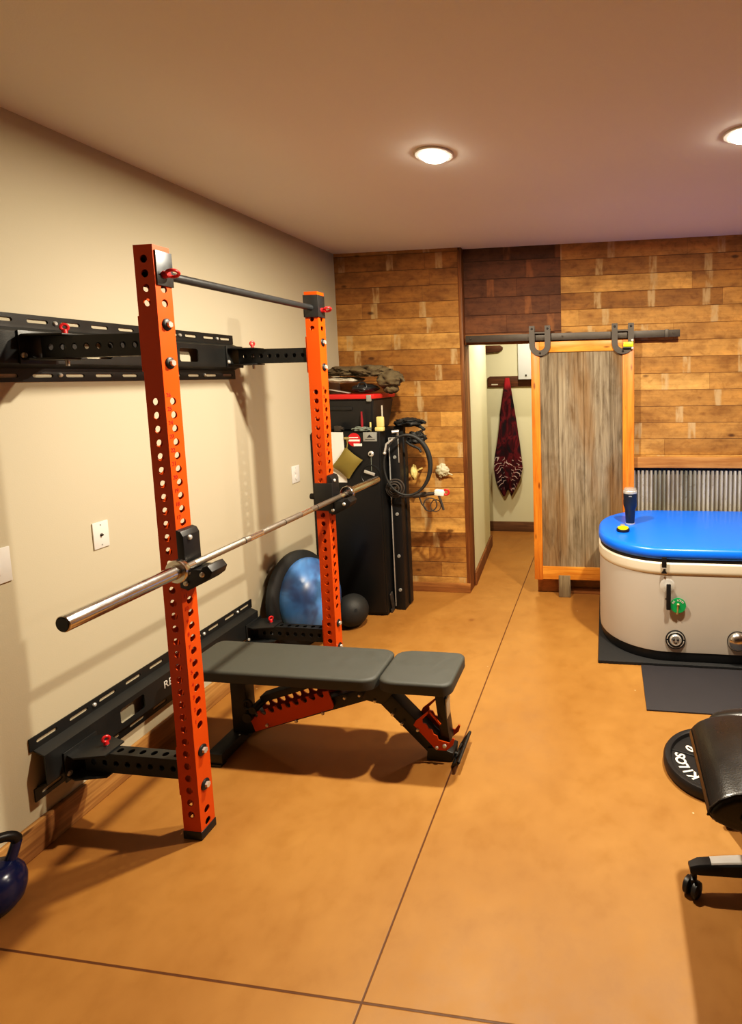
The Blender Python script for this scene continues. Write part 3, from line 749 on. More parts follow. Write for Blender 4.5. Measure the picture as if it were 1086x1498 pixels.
b = B(); beam(b, (1.405, .380), (1.437, .085), .021, 2.356, 2.424); obj('seat_post', b, M['blackm'], bench)
b = B(); b.box((1.438, 2.362, .20), (1.446, 2.418, .30), .002); obj('spec_label', b, M['plaque'], bench, 'grey label plate')
for x, z in ((.545, .122), (.70, .155), (.84, .205), (.955, .29), (1.03, .308), (1.105, .285), (1.19, .225), (1.235, .18), (1.31, .155), (1.40, .075), (.395, .055)):
    b = B(); bolt(b, (x, 2.3365, z), (0, -1, 0), .0085); obj('bolt', b, M['steel'], bench)
for x, y, z in ((1.437, 2.336, .085), (1.41, 2.352, .352)):
    b = B(); bolt(b, (x, y, z), (0, -1, 0), .0105); obj('bolt', b, M['steel'], bench)
b = B(); b.prism([(1.345, .0), (1.47, .0), (1.475, .045), (1.40, .070), (1.35, .060)], fx, 2.345, 2.435, .003); obj('front_foot', b, M['blackm'], bench)
b = B()
b.tube([(1.482, 2.315, .008), (1.518, 2.275, .052), (1.518, 2.495, .052), (1.482, 2.465, .008)], .0075, 10, True)
b.tube([(1.482, 2.36, .008), (1.518, 2.345, .052)], .005); b.tube([(1.482, 2.42, .008), (1.518, 2.43, .052)], .005); b.tube([(1.44, 2.39, .02), (1.485, 2.39, .008)], .01)
obj('lift_handle', b, M['blackm'], bench, 'black frame handle at the front foot')

# ------------------------------------------------------------------ left wall details
def wallplate(y0, y1, z0, z1, label, kind):
    t = thing('wall_plate', label, 'wall plate', (0, (y0+y1)/2, (z0+z1)/2), 'white wall plates')
    obj('cover', B().box((0, y0, z0), (.006, y1, z1), .002), M['white'], t)
    yc, zc = (y0+y1)/2, (z0+z1)/2
    if kind == 'cable': b = B(); b.lathe([(.0065, 0), (.0065, .003), (.0045, .004), (.0045, .008), (0, .008)], (.006, yc, zc), (1, 0, 0), 16); obj('jack', b, M['grey_slot'], t)
    elif kind == 'outlet':
        for s in (1, -1): obj('socket', B().lathe([(.016, 0), (.0155, .003), (0, .003)], (.006, yc, zc+s*.022), (1, 0, 0), 20), M['white'], t)
    else:
        obj('rocker', B().box((.006, yc-.016, zc-.033), (.010, yc+.016, zc+.033), .002), M['white'], t)
    for s in (1, -1): obj('screw', B().lathe([(.0035, 0), (.003, .001), (0, .0012)], (.006, yc, zc+s*.044), (1, 0, 0), 10), M['plaque'], t)
wallplate(2.034, 2.109, 1.082, 1.198, 'white cable wall plate left of the near orange upright', 'cable')
wallplate(3.566, 3.662, 1.069, 1.191, 'white outlet plate on the wall left of the black cabinet', 'outlet')
wallplate(1.590, 1.700, 1.077, 1.207, 'white switch plate cut by the left edge of the photo', 'switch')

# ------------------------------------------------------------------ things at the left wall
# half-ball balance trainer
KX = .10
bt = thing('balance_trainer', 'blue half-ball balance trainer on its edge against the wall', 'balance trainer', (KX, 3.39, 0))
tilt = Vector((1, -.10, .16)).normalized(); cb = Vector((.125, 3.385, .318))
b = B(); b.lathe([(0, -.055), (.20, -.055), (.295, -.035), (.322, -.012), (.322, .012), (.312, .026), (.272, .044), (.24, .044)], cb, tilt, 56); obj('base', b, M['rubber'], bt, 'black rigid base')
b = B(); pr = [(.262, .030)]
for i in range(1, 15):
    a = PI/2*i/14; pr.append((.268*math.cos(a)**.85 if i < 14 else 0, .034+.205*math.sin(a)))
b.lathe(pr, cb, tilt, 64); obj('dome', b, M['bosu'], bt, 'blue inflated dome', 60)
b = B(); q = tilt.to_track_quat('Z', 'Y').to_matrix()
b.cyl(cb+q@Vector((.30, .0, -.02)), cb+q@Vector((.335, .0, -.02)), .018, .014, 14); obj('side_grip', b, M['rubber'], bt)
# medicine ball
b = B(); b.sphere((.352, 3.662, .118), .118, 40, 24); mb = obj('medicine_ball', b, M['rubber']); tag(mb, 'small black rubber ball on the floor before the cabinet', 'medicine ball')
b = B(); b.lathe([(.012, 0), (.012, .003), (0, .003)], (.352+.07, 3.662-.085, .118+.038), (.59, -.72, .33), 14); obj('valve', b, M['black_pl'], mb)
# kettlebell
kc = Vector((.100, 1.455, .086)); kb = thing('kettlebell', 'navy blue kettlebell with black handle on the floor', 'kettlebell', (kc.x, kc.y, 0))
b = B(); b.lathe([(0, 0), (.053, 0), (.057, .004), (.076, .026), (.086, .058), (.088, .085), (.083, .112), (.068, .138), (.046, .154), (0, .16)], (kc.x, kc.y, 0), (0, 0, 1), 40); obj('bell', b, M['kbblue'], kb, None, 60)
dv = Vector((.42, .91, 0)).normalized()
P = lambda s, z: kc+dv*s+Vector((0, 0, z-kc.z))
for s in (1, -1): obj('horn', B().tube([P(s*.040, .128), P(s*.058, .17), P(s*.070, .205)], [.019, .0165, .0155], 14), M['kbblue'], kb, 'blue side of the handle')
pts = [P(.070*math.cos(a), .205+.042*math.sin(a)) for a in [PI*i/14 for i in range(15)]]
obj('handle', B().tube(pts, .0162, 14), M['kbhandle'], kb, 'black worn handle')

# ------------------------------------------------------------------ black cabinet and clutter
CX0, CX1, CY0, CY1, CZ = .006, .543, 3.832, 4.325, 1.408
cab = thing('metal_cabinet', 'tall satin black steel cabinet in the corner', 'cabinet', ((CX0+CX1)/2, (CY0+CY1)/2, 0))
obj('body', B().box((CX0, CY0+.022, 0), (CX1, CY1, CZ), .006), M['cabblack'], cab)
dr = obj('door', B().box((CX0+.004, CY0, .03), (CX1-.004, CY0+.020, CZ-.008), .005), M['cabblack'], cab)
b = B(); b.lathe([(.021, 0), (.021, .006), (.015, .012), (.015, .018), (.0, .018)], (.479, CY0, 1.245), (0, -1, 0), 24); obj('lock_dial', b, M['steel'], dr, 'round silver lock')
b = B(); b.lathe([(.008, 0), (.008, .004), (0, .004)], (.479, CY0-.018, 1.245), (0, -1, 0), 14); obj('key_hole', b, M['enddark'], dr)
b = B(); b.lathe([(.082, 0), (.080, .005), (.072, .007), (.068, .003), (0, .002)], (.468, CY0, 1.085), (0, -1, 0), 36); obj('handle_dish', b, M['cabblack'], dr)
b = B(); b.obox((.466, CY0-.014, 1.105), (.085, .010, .022), Matrix.Rotation(math.radians(18), 3, 'Y'), .003); b.cyl((.476, CY0, 1.1), (.476, CY0-.012, 1.1), .010); obj('handle', b, M['steel'], dr, 'silver turn handle')
b = B(); b.cyl((.4775, CY0-.003, 1.12), (.4785, CY0-.003, 1.228), .0022); obj('key_cord', b, M['greycloth'], dr)
# stickers, plaque, paper
b = B(); b.lathe([(.050, 0), (.050, .0015), (0, .0015)], (.352, CY0, 1.350), (0, -1, 0), 32); st = obj('round_sticker', b, M['stickerred']); tag(st, 'round red and white sticker on the cabinet door', 'sticker')
b = B(); b.box((.306, CY0-.0022, 1.338), (.396, CY0-.0016, 1.352)); b.box((.348, CY0-.0022, 1.302), (.412, CY0-.0004, 1.322)); b.box((.318, CY0-.0022, 1.362), (.385, CY0-.0016, 1.370)); obj('print', b, M['paper'], st, 'white printed bands')
b = B(); b.box((.424, CY0-.004, 1.338), (.530, CY0, 1.405), .001); pq = obj('magnet_plaque', b, M['plaque']); tag(pq, 'grey rectangular plaque at the top of the cabinet door', 'plaque')
b = B(); b.prism([(.452, 1.365), (.474, 1.388), (.486, 1.376), (.500, 1.366)], lambda u, v, d: (u, d, v), CY0-.0052, CY0-.004); b.box((.440, CY0-.0052, 1.350), (.515, CY0-.004, 1.355)); obj('print', b, M['matgrey'], pq)
b = B(); b.prism([(.105, 1.03), (.282, 1.03), (.268, 1.405), (.105, 1.408)], lambda u, v, d: (u, d, v), CY0-.0025, CY0-.0005); pp = obj('paper_sheet', b, M['paper']); tag(pp, 'white paper sheet on the cabinet door beside the far upright', 'paper')
b = B(); b.prism([(.222, 1.20), (.245, 1.155), (.282, 1.09), (.280, 1.035), (.225, 1.09), (.200, 1.16)], lambda u, v, d: (u, d-.02*(v-1.03), v), CY0-.005, CY0-.0035); obj('curled_corner', b, M['paper'], pp)
# hanging olive pouch
po = thing('fabric_pouch', 'olive green square pouch hung by one corner on the cabinet door', 'pouch', (.305, CY0, 1.06))
t = bmesh.new(); N = 14; R45 = Matrix.Rotation(math.radians(38), 3, 'Y'); rings = []
for side in (-1, 1):
    g_ = []
    for i in range(N+1):
        r_ = []
        for j in range(N+1):
            u, v = i/N*2-1, j/N*2-1; th = .016*(1-abs(u)**3)*(1-abs(v)**3)
            p_ = R45 @ Vector((u*.082*(1-.08*(1-v*v)), 0, v*.095*(1-.08*(1-u*u))))
            r_.append(t.verts.new((.300+p_.x, CY0-.024+side*th, 1.178+p_.z)))
        g_.append(r_)
    for i in range(N):
        for j in range(N): t.faces.new((g_[i][j], g_[i+1][j], g_[i+1][j+1], g_[i][j+1]))
bmesh.ops.remove_doubles(t, verts=t.verts[:], dist=1e-5); bmesh.ops.recalc_face_normals(t, faces=t.faces[:])
obj('pouch', B().add(t), M['olive'], po, None, 70)
b = B(); b.tube([(.302, CY0-.014, 1.355), (.304, CY0-.012, 1.32), (.298, CY0-.016, 1.285)], .004); obj('loop', b, M['olive'], po)
b = B(); b.box((.278, CY0-.014, 1.352), (.320, CY0-.001, 1.372), .005); obj('clip', b, M['brass'], po, 'pale brass magnetic clip')
# tote with red lid
TX0, TX1, TY0, TY1, TZ0, TZ1 = .06, .500, 3.875, 4.30, CZ, 1.682
tote = thing('storage_tote', 'black plastic storage tote with a red lid on the cabinet', 'storage tote', ((TX0+TX1)/2, (TY0+TY1)/2, TZ0))
t = bmesh.new(); k = .045
lo = [t.verts.new(p) for p in ((TX0+k, TY0+k, TZ0), (TX1-k, TY0+k, TZ0), (TX1-k, TY1-k, TZ0), (TX0+k, TY1-k, TZ0))]; hi = [t.verts.new(p) for p in ((TX0+.01, TY0+.01, 1.646), (TX1-.01, TY0+.01, 1.646), (TX1-.01, TY1-.01, 1.646), (TX0+.01, TY1-.01, 1.646))]
t.faces.new(lo[::-1]); t.faces.new(hi)
for i in range(4): t.faces.new((lo[i], lo[(i+1) % 4], hi[(i+1) % 4], hi[i]))
bmesh.ops.bevel(t, geom=t.edges[:], offset=.012, segments=3, affect='EDGES'); obj('tub', B().add(t), M['toteblack'], tote)
obj('rib', B().box((TX0+.03, TY0+.012, 1.565), (TX0+.26, TY0+.03, 1.59), .003), M['toteblack'], tote)
obj('lid', B().box((TX0, TY0, 1.646), (TX1, TY1, TZ1), .008), M['tote_red'], tote, 'red lid')
obj('latch', B().box((TX1-.055, TY0-.008, 1.628), (TX1-.02, TY0+.012, 1.676), .003), M['plaque'], tote, 'grey latch')
# on the tote
b = B(); b.lumpy((.195, 4.05, 1.788), (.15, .13, .024), 5, .2, 1.8, flat=-.02); tag(obj('folded_cloth', b, M['whitecloth'], None, None, 70), 'crumpled off-white cloth under the jacket on the tote', 'cloth')
b = B(); b.lumpy((.385, 4.00, 1.723), (.10, .12, .034), 9, .14, 1.6, flat=-.040); b.torus((.40, 3.905, 1.735), .035, .007, (0, -.9, .3), 24, 8); tag(obj('black_bag', b, M['toteblack'], None, None, 70), 'small black bag squashed on the red tote lid', 'bag')
b = B()
b.lumpy((.225, 4.06, 1.850), (.165, .14, .046), 2, .30, 1.5, 64, 40, -.03); b.lumpy((.43, 4.04, 1.846), (.155, .13, .052), 3, .32, 1.6, 64, 40, -.034); b.lumpy((.575, 4.02, 1.790), (.105, .10, .066), 14, .28, 1.4, 48, 30); b.lumpy((.575, 4.03, 1.725), (.055, .07, .05), 21, .25, 1.5)
b.tube([(.66, 4.0, 1.80), (.69, 3.99, 1.785), (.695, 3.99, 1.77)], .010); tag(obj('crumpled_jacket', b, M['jacket'], None, None, 75), 'crumpled olive brown jacket heaped over the tote', 'jacket')
b = B(); b.obox((.215, 3.93, 1.705), (.16, .05, .006), Matrix.Rotation(math.radians(10), 3, 'Y'), .002); tag(obj('flat_blade', b, M['steel'], None), 'thin silver strip lying on the red tote lid', 'metal strip')
for x, z0, z1, r, m, lab, nm in ((.405, CZ, 1.555, .0095, 'dimred', 'slim dark red tool handle standing before the tote', 'red_handle_tool'),):
    b = B(); b.lathe([(r*.7, 0), (r, .02), (r, .09), (r*.75, .115), (r*.75, z1-z0), (0, z1-z0)], (x, TY0-.012, z0), (0, 0, 1), 14); tag(obj(nm, b, M[m]), lab, 'tool')
b = B(); b.cyl((.462, TY0+.004, CZ), (.462, TY0+.008, 1.475), .0065); tag(obj('thin_stick', b, M['cream_pl']), 'short cream stick standing before the tote', 'stick')
b = B(); b.cyl((.506, 4.0, CZ), (.506, 4.003, 1.592), .006); tag(obj('thin_rod', b, M['whitecloth']), 'long pale rod standing beside the tote', 'rod')
b = B(); b.box((.502, 3.86, CZ), (.565, 3.905, 1.438), .006); b.box((.512, 3.87, 1.438), (.566, 3.90, 1.515), .008); tag(obj('foam_block', b, M['cream_pl']), 'pale yellow foam block on the cabinet corner', 'foam block')
b = B(); b.lumpy((.40, 3.862, 1.425), (.075, .03, .019), 6, .3, 3, flat=-.016); tag(obj('grey_rag', b, M['greycloth'], None, None, 70), 'small grey-green rag on the cabinet front edge', 'rag')
b = B(); b.box((.19, 3.845, CZ), (.245, 3.868, 1.452), .006); b.cyl((.245, 3.856, 1.43), (.262, 3.856, 1.43), .012); tag(obj('small_tin', b, M['iron']), 'small dark tin on the cabinet beside the far upright', 'tin')

# dark upright case beside the cabinet, with the ring hung on it
case = thing('narrow_case', 'narrow black upright rail with silver edging right of the cabinet', 'rail', (.61, 4.02, 0))
obj('rail', B().box((.566, 3.965, 0), (.642, 4.06, 1.352), .004), M['black_pl'], case)
b = B(); b.box((.562, 3.960, .03), (.570, 3.967, 1.35), .001); b.box((.636, 3.960, 1.16), (.642, 3.966, 1.35), .001); b.box((.570, 3.960, 1.342), (.642, 3.966, 1.352), .001); obj('silver_edge', b, M['steel'], case, 'silver edging')
for z in (1.20, .76, .43, .16): obj('rivet', B().lathe([(.014, 0), (.012, .006), (0, .007)], (.606, 3.965, z), (0, -1, 0), 16), M['plaque'], case)
obj('rear_panel', B().box((.546, 4.062, .01), (.650, 4.13, 1.36), .004), M['black_pl'], case)
b = B(); R_ = .20; cc = Vector((.727, 3.90, 1.150)); pts = []; rr = []
for i in range(56):
    a = 2*PI*i/56; pts.append(cc+Vector((.163*math.cos(a), .045*math.cos(a), .226*math.sin(a)))); rr.append(.0085+.0105*max(0, math.cos(a-.35))**1.2)
b.tube(pts, rr, 10, True); ring = obj('hanging_hoop', b, M['rubber']); tag(ring, 'black oval hoop hung over the rail beside the cabinet', 'hoop')
b = B(); b.tube([cc+Vector((-.09, -.035, .20)), cc+Vector((-.135, -.05, .165)), cc+Vector((-.150, -.055, .10))], .008); b.sphere(cc+Vector((-.150, -.055, .098)), .012); obj('brake_arm', b, M['steel'], ring, 'bent silver arm at the top')
b = B()
for k_, (r0, yo) in enumerate(((.066, 0), (.050, -.012), (.034, -.022))): b.torus((.618, 3.920+yo, .972), r0, .007, (.25, -1, .1), 30, 8)
b.cyl((.618, 3.958, .972), (.618, 3.885, .972), .014, None, 16); tag(obj('pulley_cam', b, M['iron']), 'round dark grooved pulley below the hoop', 'pulley')
b = B(); b.cyl((.643, 3.985, .892), (.90, 4.0, .918), .0135); b.cyl((.73, 3.99, .899), (.83, 3.997, .910), .019); hb = obj('wall_hook_bar', b, M['iron']); tag(hb, 'grey metal bar with white tip reaching from the black rail', 'bar')
b = B(); b.obox((.935, 4.01, .922), (.075, .05, .045), Matrix.Rotation(.1, 3, 'Y'), .008); obj('white_tip', b, M['paper'], hb, 'white padded tip')
b = B(); b.torus((.985, 4.012, .925), .02, .007, (.2, -1, 0)); obj('tip_ring', b, M['redknob'], hb, 'red and black ring')
b = B(); b.tube([(.93, 4.0, .90), (.945, 4.0, .86), (.965, 4.0, .79)], .009); b.torus((.86, 4.0, .83), .05, .005, (.3, -1, .1), 26, 6); b.torus((.90, 4.01, .82), .045, .004, (-.2, -1, .3), 26, 6); b.tube([(.78, 3.98, .9), (.80, 3.98, .84), (.83, 3.99, .80)], .006); obj('coiled_cable', b, M['iron'], hb, 'loose coil of cable')
b = B(); b.lumpy((.675, 4.10, 1.452), (.115, .10, .033), 31, .3, 2.4, flat=-.03); b.tube([(.74, 4.08, 1.462), (.80, 4.06, 1.468), (.83, 4.05, 1.452)], .011); b.tube([(.73, 4.08, 1.44), (.79, 4.06, 1.42), (.82, 4.05, 1.40)], .012)
b.box((.56, 4.07, 1.362), (.64, 4.13, 1.425), .005); tag(obj('black_helmet_bag', b, M['rubber'], None, None, 70), 'black strappy bag on top of the black rail', 'bag')
b = B(); b.tube([(.62, 4.0, 1.352), (.64, 3.96, 1.40), (.60, 3.94, 1.395)], .012); tag(obj('silver_clamp', b, M['steel']), 'small silver clamp at the top of the black rail', 'clamp')
b = B(); b.lumpy((.735, 4.09, 1.335), (.075, .04, .045), 17, .4, 3); b.tube([(.72, 4.08, 1.27), (.76, 4.08, 1.25), (.78, 4.07, 1.225)], .009); b.tube([(.67, 4.05, 1.31), (.70, 4.04, 1.29), (.74, 4.04, 1.27)], .01)
b.cyl((.69, 4.11, 1.34), (.69, YB, 1.36), .012); tag(obj('black_bracket', b, M['rubber'], None, None, 60), 'black knotted straps inside the top of the hoop', 'straps')
b = B(); b.lumpy((.862, 4.333, 1.035), (.055, .026, .05), 12, .3, 2.2); b.tube([(.90, 4.33, 1.02), (.95, 4.325, 1.0)], .006); tag(obj('plastic_bag', b, M['bag'], None, None, 60), 'small crumpled pale bag pinned to the plank wall', 'bag')
b = B(); b.lumpy((.682, 4.165, 1.05), (.028, .03, .06), 42, .2, 2); b.cyl((.682, 4.17, 1.05), (.682, YB+.005, 1.05), .008); tag(obj('cream_wall_peg', b, M['cream_pl'], None, None, 60), 'cream plastic peg behind the black rail', 'peg')
b = B(); b.box((.546, 3.90, .0), (.560, 3.955, .03), .003); b.obox((.553, 3.925, .085), (.012, .045, .15), Matrix.Rotation(.25, 3, 'X'), .003); tag(obj('foot_strut', b, M['iron']), 'short dark strut on the floor between cabinet and rail', 'strut')

# ------------------------------------------------------------------ barn door
DY0, DY1 = 4.325, 4.372; DX0, DX1, DZ0, DZ1 = 1.612, 2.408, .148, 2.055
door = thing('door_1', 'sliding barn door of grey weathered boards in orange pine frame', 'door', ((DX0+DX1)/2, DY0, DZ0)); door['kind'] = 'structure'
del door['category']
obj('door_panel', B().box((DX0+.06, DY0+.012, DZ0+.08), (DX1-.08, DY1-.006, DZ1-.05)), M['weathered'], door, 'weathered grey board panel')
obj('door_stile', B().box((DX0, DY0, DZ0-.005), (DX0+.068, DY1, DZ1), .003), M['pine_z'], door)
obj('door_stile', B().box((DX1-.088, DY0, DZ0-.005), (DX1, DY1, DZ1), .003), M['pine_z'], door)
obj('door_rail', B().box((DX0+.068, DY0+.001, DZ0), (DX1-.088, DY1-.001, DZ0+.106), .003), M['pine_x'], door)
obj('door_rail', B().box((DX0+.068, DY0+.001, DZ1-.082), (DX1-.088, DY1-.001, DZ1), .003), M['pine_x'], door)
def hanger(xc, half):
    f = lambda u, v, d: (u, d, v); out, inn = [], []
    ro, ri = half, half-.044; zb = 2.028
    A = [PI+PI*i/20 for i in range(21)]
    out = [(xc-ro, 2.178)]+[(xc+ro*math.cos(a), zb+ro*1.0*math.sin(a)) for a in A]+[(xc+ro, 2.178)]
    inn = [(xc+ri, 2.178)]+[(xc-ri*math.cos(a), zb+ri*math.sin(a)) for a in A]+[(xc-ri, 2.178)]
    poly = out+inn
    b = B(); b.prism(poly, f, DY0-.012, DY0-.002)
    h = obj('door_hanger', b, M['iron'], door, 'dark iron horseshoe hanger')
    for x in (xc-ro+.022, xc+ro-.022):
        b = B(); b.lathe([(.0, 0), (.021, 0), (.023, .005), (.019, .007), (.019, .013), (.023, .015), (.021, .02), (0, .02)], (x, DY0+.021, 2.150), (0, -1, 0), 26)
        obj('hanger_wheel', b, M['iron'], h)
    b = B(); b.box((xc-ro+.02, DY0-.010, 2.118), (xc+ro-.02, DY0-.004, 2.130)); obj('hanger_bridge', b, M['iron'], h)
    for x, z in ((xc-ro+.022, 2.155), (xc+ro-.022, 2.155), (xc, zb-ro+.022)): b = B(); bolt(b, (x, DY0-.012, z), (0, -1, 0), .008); obj('bolt', b, M['enddark'], h)
hanger(1.686, .083); hanger(2.322, .083)
trk = thing('door_track', 'long dark iron flat track above the sliding door', 'door track', (1.9, 4.345, 2.095))
obj('track_bar', B().box((1.088, 4.340, 2.066), (2.748, 4.349, 2.120), .001), M['iron'], trk)
for x in (1.13, 1.50, 1.86, 2.20, 2.45, 2.715): obj('standoff', B().cyl((x, 4.349, 2.094), (x, YW, 2.094), .012), M['iron'], trk)
obj('track_stop', B().box((2.635, 4.330, 2.064), (2.665, 4.340, 2.124), .002), M['iron'], trk)
for x in (1.13, 1.86, 2.70): b = B(); bolt(b, (x, 4.340, 2.094), (0, -1, 0), .007); obj('track_bolt', b, M['iron'], trk)
b = B(); b.box((2.325, DY0-.035, 1.998), (2.40, DY0-.012, 2.036), .005); yc = obj('yellow_clip', b, M['limeyellow']); tag(yc, 'small fluorescent yellow box at the right door hanger', 'clip')
for z in (2.046, 1.988): obj('white_knob', B().sphere((2.392, DY0-.024, z), .0105, 16, 10), M['white'], yc, 'white round knob')
b = B(); b.box((2.322, DY0-.032, 1.984), (2.396, DY0-.014, 1.997), .003); obj('black_strip', b, M['black_pl'], yc)
fg = B(); fg.box((1.806, 4.322, 0), (1.902, 4.40, .185), .006); tag(obj('guide_block', fg, M['greywood']), 'short grey wooden guide block under the sliding door', 'wood block')

# ------------------------------------------------------------------ hall things
hr = thing('hook_rail', 'dark wooden hook rail on the hall wall holding the towel', 'hook rail', (1.25, YH, 1.74))
obj('board', B().prism([(.865, 1.675), (1.62, 1.675), (1.62, 1.795), (.895, 1.795), (.865, 1.775)], lambda u, v, d: (u, d, v), YH-.022, YH, .003), M['darkwood'], hr)
for x in (1.105, 1.45): obj('hook', B().tube([(x, YH-.02, 1.765), (x, YH-.04, 1.757), (x, YH-.045, 1.785)], .006), M['iron'], hr)
obj('painted_mark', B().box((.91, YH-.0232, 1.695), (.985, YH-.0221, 1.708)), M['whitecloth'], hr, 'pale mark')
# hanging towel: one draped sheet gathered at its top
tw = B(); t = bmesh.new(); NU, NV = 40, 46; L0 = [(.0, .025), (.12, .045), (.3, .075), (.5, .10), (.68, .135), (.78, .145), (.88, .120), (.95, .08), (1.0, .045)]
def width(s):
    for (a, wa), (c, wc) in zip(L0, L0[1:]):
        if a <= s <= c: k_ = (s-a)/(c-a); return wa+(wc-wa)*k_
    return L0[-1][1]
rg = []
for j in range(NV+1):
    s = j/NV; r_ = []
    for i in range(NU):
        a = 2*PI*i/NU; wv = width(s)
        fold = 1+.22*math.sin(a*5+s*3)*min(1, s*4)+.10*noise.noise(Vector((math.cos(a)*2, math.sin(a)*2, s*5)))
        zz = 1.775-s*1.30-(.045*math.sin(a*2+.8) if s > .7 else 0)*(s-.7)/.3
        r_.append(t.verts.new((1.105-.020*s+wv*math.cos(a)*fold, YH-.095+min(.055, wv*.5)*math.sin(a)*fold, zz)))
    rg.append(r_)
for A, C in zip(rg, rg[1:]):
    for i in range(NU): t.faces.new((A[i], A[(i+1) % NU], C[(i+1) % NU], C[i]))
t.faces.new(rg[0]); t.faces.new(rg[-1][::-1]); bmesh.ops.recalc_face_normals(t, faces=t.faces[:])
tag(obj('hanging_towel', tw.add(t), M['plaid'], None, None, 80), 'dark red woven towel hanging from the hall hook rail', 'towel')
wb = thing('wall_box', 'white metal wall box in the hall behind the sliding door', 'wall box', (1.42, YH-.06, 1.95))
obj('box', B().box((1.232, YH-.10, 1.755), (1.62, YH, 2.35), .004), M['whitebox'], wb); obj('knob', B().lathe([(.010, 0), (.010, .01), (0, .012)], (1.32, YH-.10, 1.80), (0, -1, 0), 14), M['enddark'], wb)
b = B(); b.prism([(.80, 2.055), (1.00, 2.065), (1.045, 2.09), (1.05, 2.12), (1.02, 2.14), (.80, 2.14)], lambda u, v, d: (u, d, v), YH-.035, YH, .004); tag(obj('wood_shelf_end', b, M['darkwood']), 'dark wooden board end high on the hall wall', 'board')

# ------------------------------------------------------------------ tub
TC = (2.145, 3.905, 3.34, 4.315)      # x0 x1 y0 y1
def rrect(x0, x1, y0, y1, r, n=14):
    pts = []
    for cx, cy, a0 in ((x1-r, y1-r, 0), (x0+r, y1-r, PI/2), (x0+r, y0+r, PI), (x1-r, y0+r, 1.5*PI)):
        pts += [(cx+r*math.cos(a0+PI/2*i/n), cy+r*math.sin(a0+PI/2*i/n)) for i in range(n+1)]
    return pts
def loft(levels, cap=True):
    """levels: (inset, z) on the tub outline"""
    t = bmesh.new(); rings = []
    for ins, z in levels:
        rings.append([t.verts.new((x, y, z)) for x, y in rrect(TC[0]+ins, TC[1]-ins, TC[2]+ins, TC[3]-ins, max(.02, .43-ins))])
    n = len(rings[0])
    for A, C in zip(rings, rings[1:]):
        for i in range(n): t.faces.new((A[i], A[(i+1) % n], C[(i+1) % n], C[i]))
    if cap: t.faces.new(rings[0][::-1]); t.faces.new(rings[-1])
    bmesh.ops.recalc_face_normals(t, faces=t.faces[:]); return B().add(t)
mt_ = B(); mt_.box((2.135, 3.318, .0), (3.95, 4.37, .020), .004)
for i in range(60): mt_.box((2.14+i*.03, 3.316, .004), (2.155+i*.03, 3.3185, .019))
tag(obj('ribbed_floor_mat', mt_, M['matblack']), 'black ribbed rubber mat under the tub', 'mat')
tag(obj('charcoal_floor_mat', B().box((2.398, 2.850, 0), (3.30, 3.312, .008), .002), M['matgrey']), 'thin charcoal mat on the floor in front of the tub', 'mat')
tub = thing('plunge_tub', 'grey cold plunge tub with bright blue cover', 'tub', (3.02, 3.83, .02))
obj('base_skirt', loft([(.03, .02), (.012, .024), (.006, .05), (.006, .082)]), M['black_pl'], tub, 'black base skirt')
obj('tub_wall', loft([(.012, .078), (.002, .085), (0, .12), (0, .35), (0, .585)]), M['tubwall'], tub)
obj('top_band', loft([(0, .575), (-.004, .58), (-.006, .60), (-.005, .642), (.004, .65)]), M['tubband'], tub, 'cream top band')
obj('lid_gap', loft([(.006, .645), (.004, .662), (.004, .668)]), M['black_pl'], tub, 'black seam below the cover')
lv = [(.010, .664)]
for i in range(13):
    a = -PI/2+PI*i/12; lv.append((-.008+.024*(1-math.cos(a)), .702+.036*math.sin(a)))
lv += [(.05, .7385), (.10, .7375), (.2, .737), (.36, .737), (.42, .737)]
lid = obj('cover', loft(lv), M['tubblue'], tub, 'bright blue padded cover', 60)
yf = TC[2]
b = B(); b.tube([(2.535, yf-.006, .70), (2.535, yf-.013, .675), (2.535, yf-.012, .645)], .0); 
b = B(); b.box((2.521, yf-.020, .628), (2.549, yf-.010, .690), .002); st_ = obj('strap', b, M['black_pl'], tub, 'black cover strap')
b = B(); b.prism([(2.522, .628), (2.548, .628), (2.538, .612), (2.552, .590), (2.518, .590), (2.532, .612)], lambda u, v, d: (u, d, v), yf-.022, yf-.010); obj('buckle', b, M['black_pl'], st_); obj('buckle_bar', B().box((2.520, yf-.023, .620), (2.550, yf-.019, .626)), M['steel'], st_)
b = B(); b.lathe([(.045, 0), (.043, .004), (.030, .010), (.018, .014), (.012, .022), (0, .024)], (2.556, yf-.0035, .510), (0, -1, 0), 28); sc_ = obj('suction_cup', b, M['clear']); tag(sc_, 'clear suction cup stuck to the tub front', 'suction cup')
b = B(); b.box((2.548, yf-.030, .365), (2.574, yf-.014, .525), .004); b.cyl((2.561, yf-.022, .51), (2.561, yf-.002, .51), .006); b.box((2.542, yf-.026, .428), (2.556, yf-.02, .436)); th_ = obj('thermometer_stick', b, M['black_pl']); tag(th_, 'black stick hanging from the clear suction cup on the tub', 'thermometer')
gd = thing('green_tag', 'round green tag with white lettering on the tub front', 'tag', (2.612, yf-.02, .345))
obj('disc', B().lathe([(.047, 0), (.047, .004), (0, .005)], (2.618, yf-.016, .392), (0, -1, 0), 32), M['green'], gd)
b = B(); Rm = Matrix(((1, 0, 0), (0, 0, -1), (0, 1, 0))).to_4x4()
for i, ch in enumerate('BE LOUD'):
    a = math.radians(62-i*19+0); cx_, cz_ = 2.618-.034*math.sin(a), .392+.034*math.cos(a)
    b.text(ch, .017, Matrix.Translation((cx_, yf-.0215, cz_)) @ Matrix.Rotation(-a, 4, 'Y') @ Rm, .0003)
obj('lettering', b, M['white'], gd, 'small white lettering')
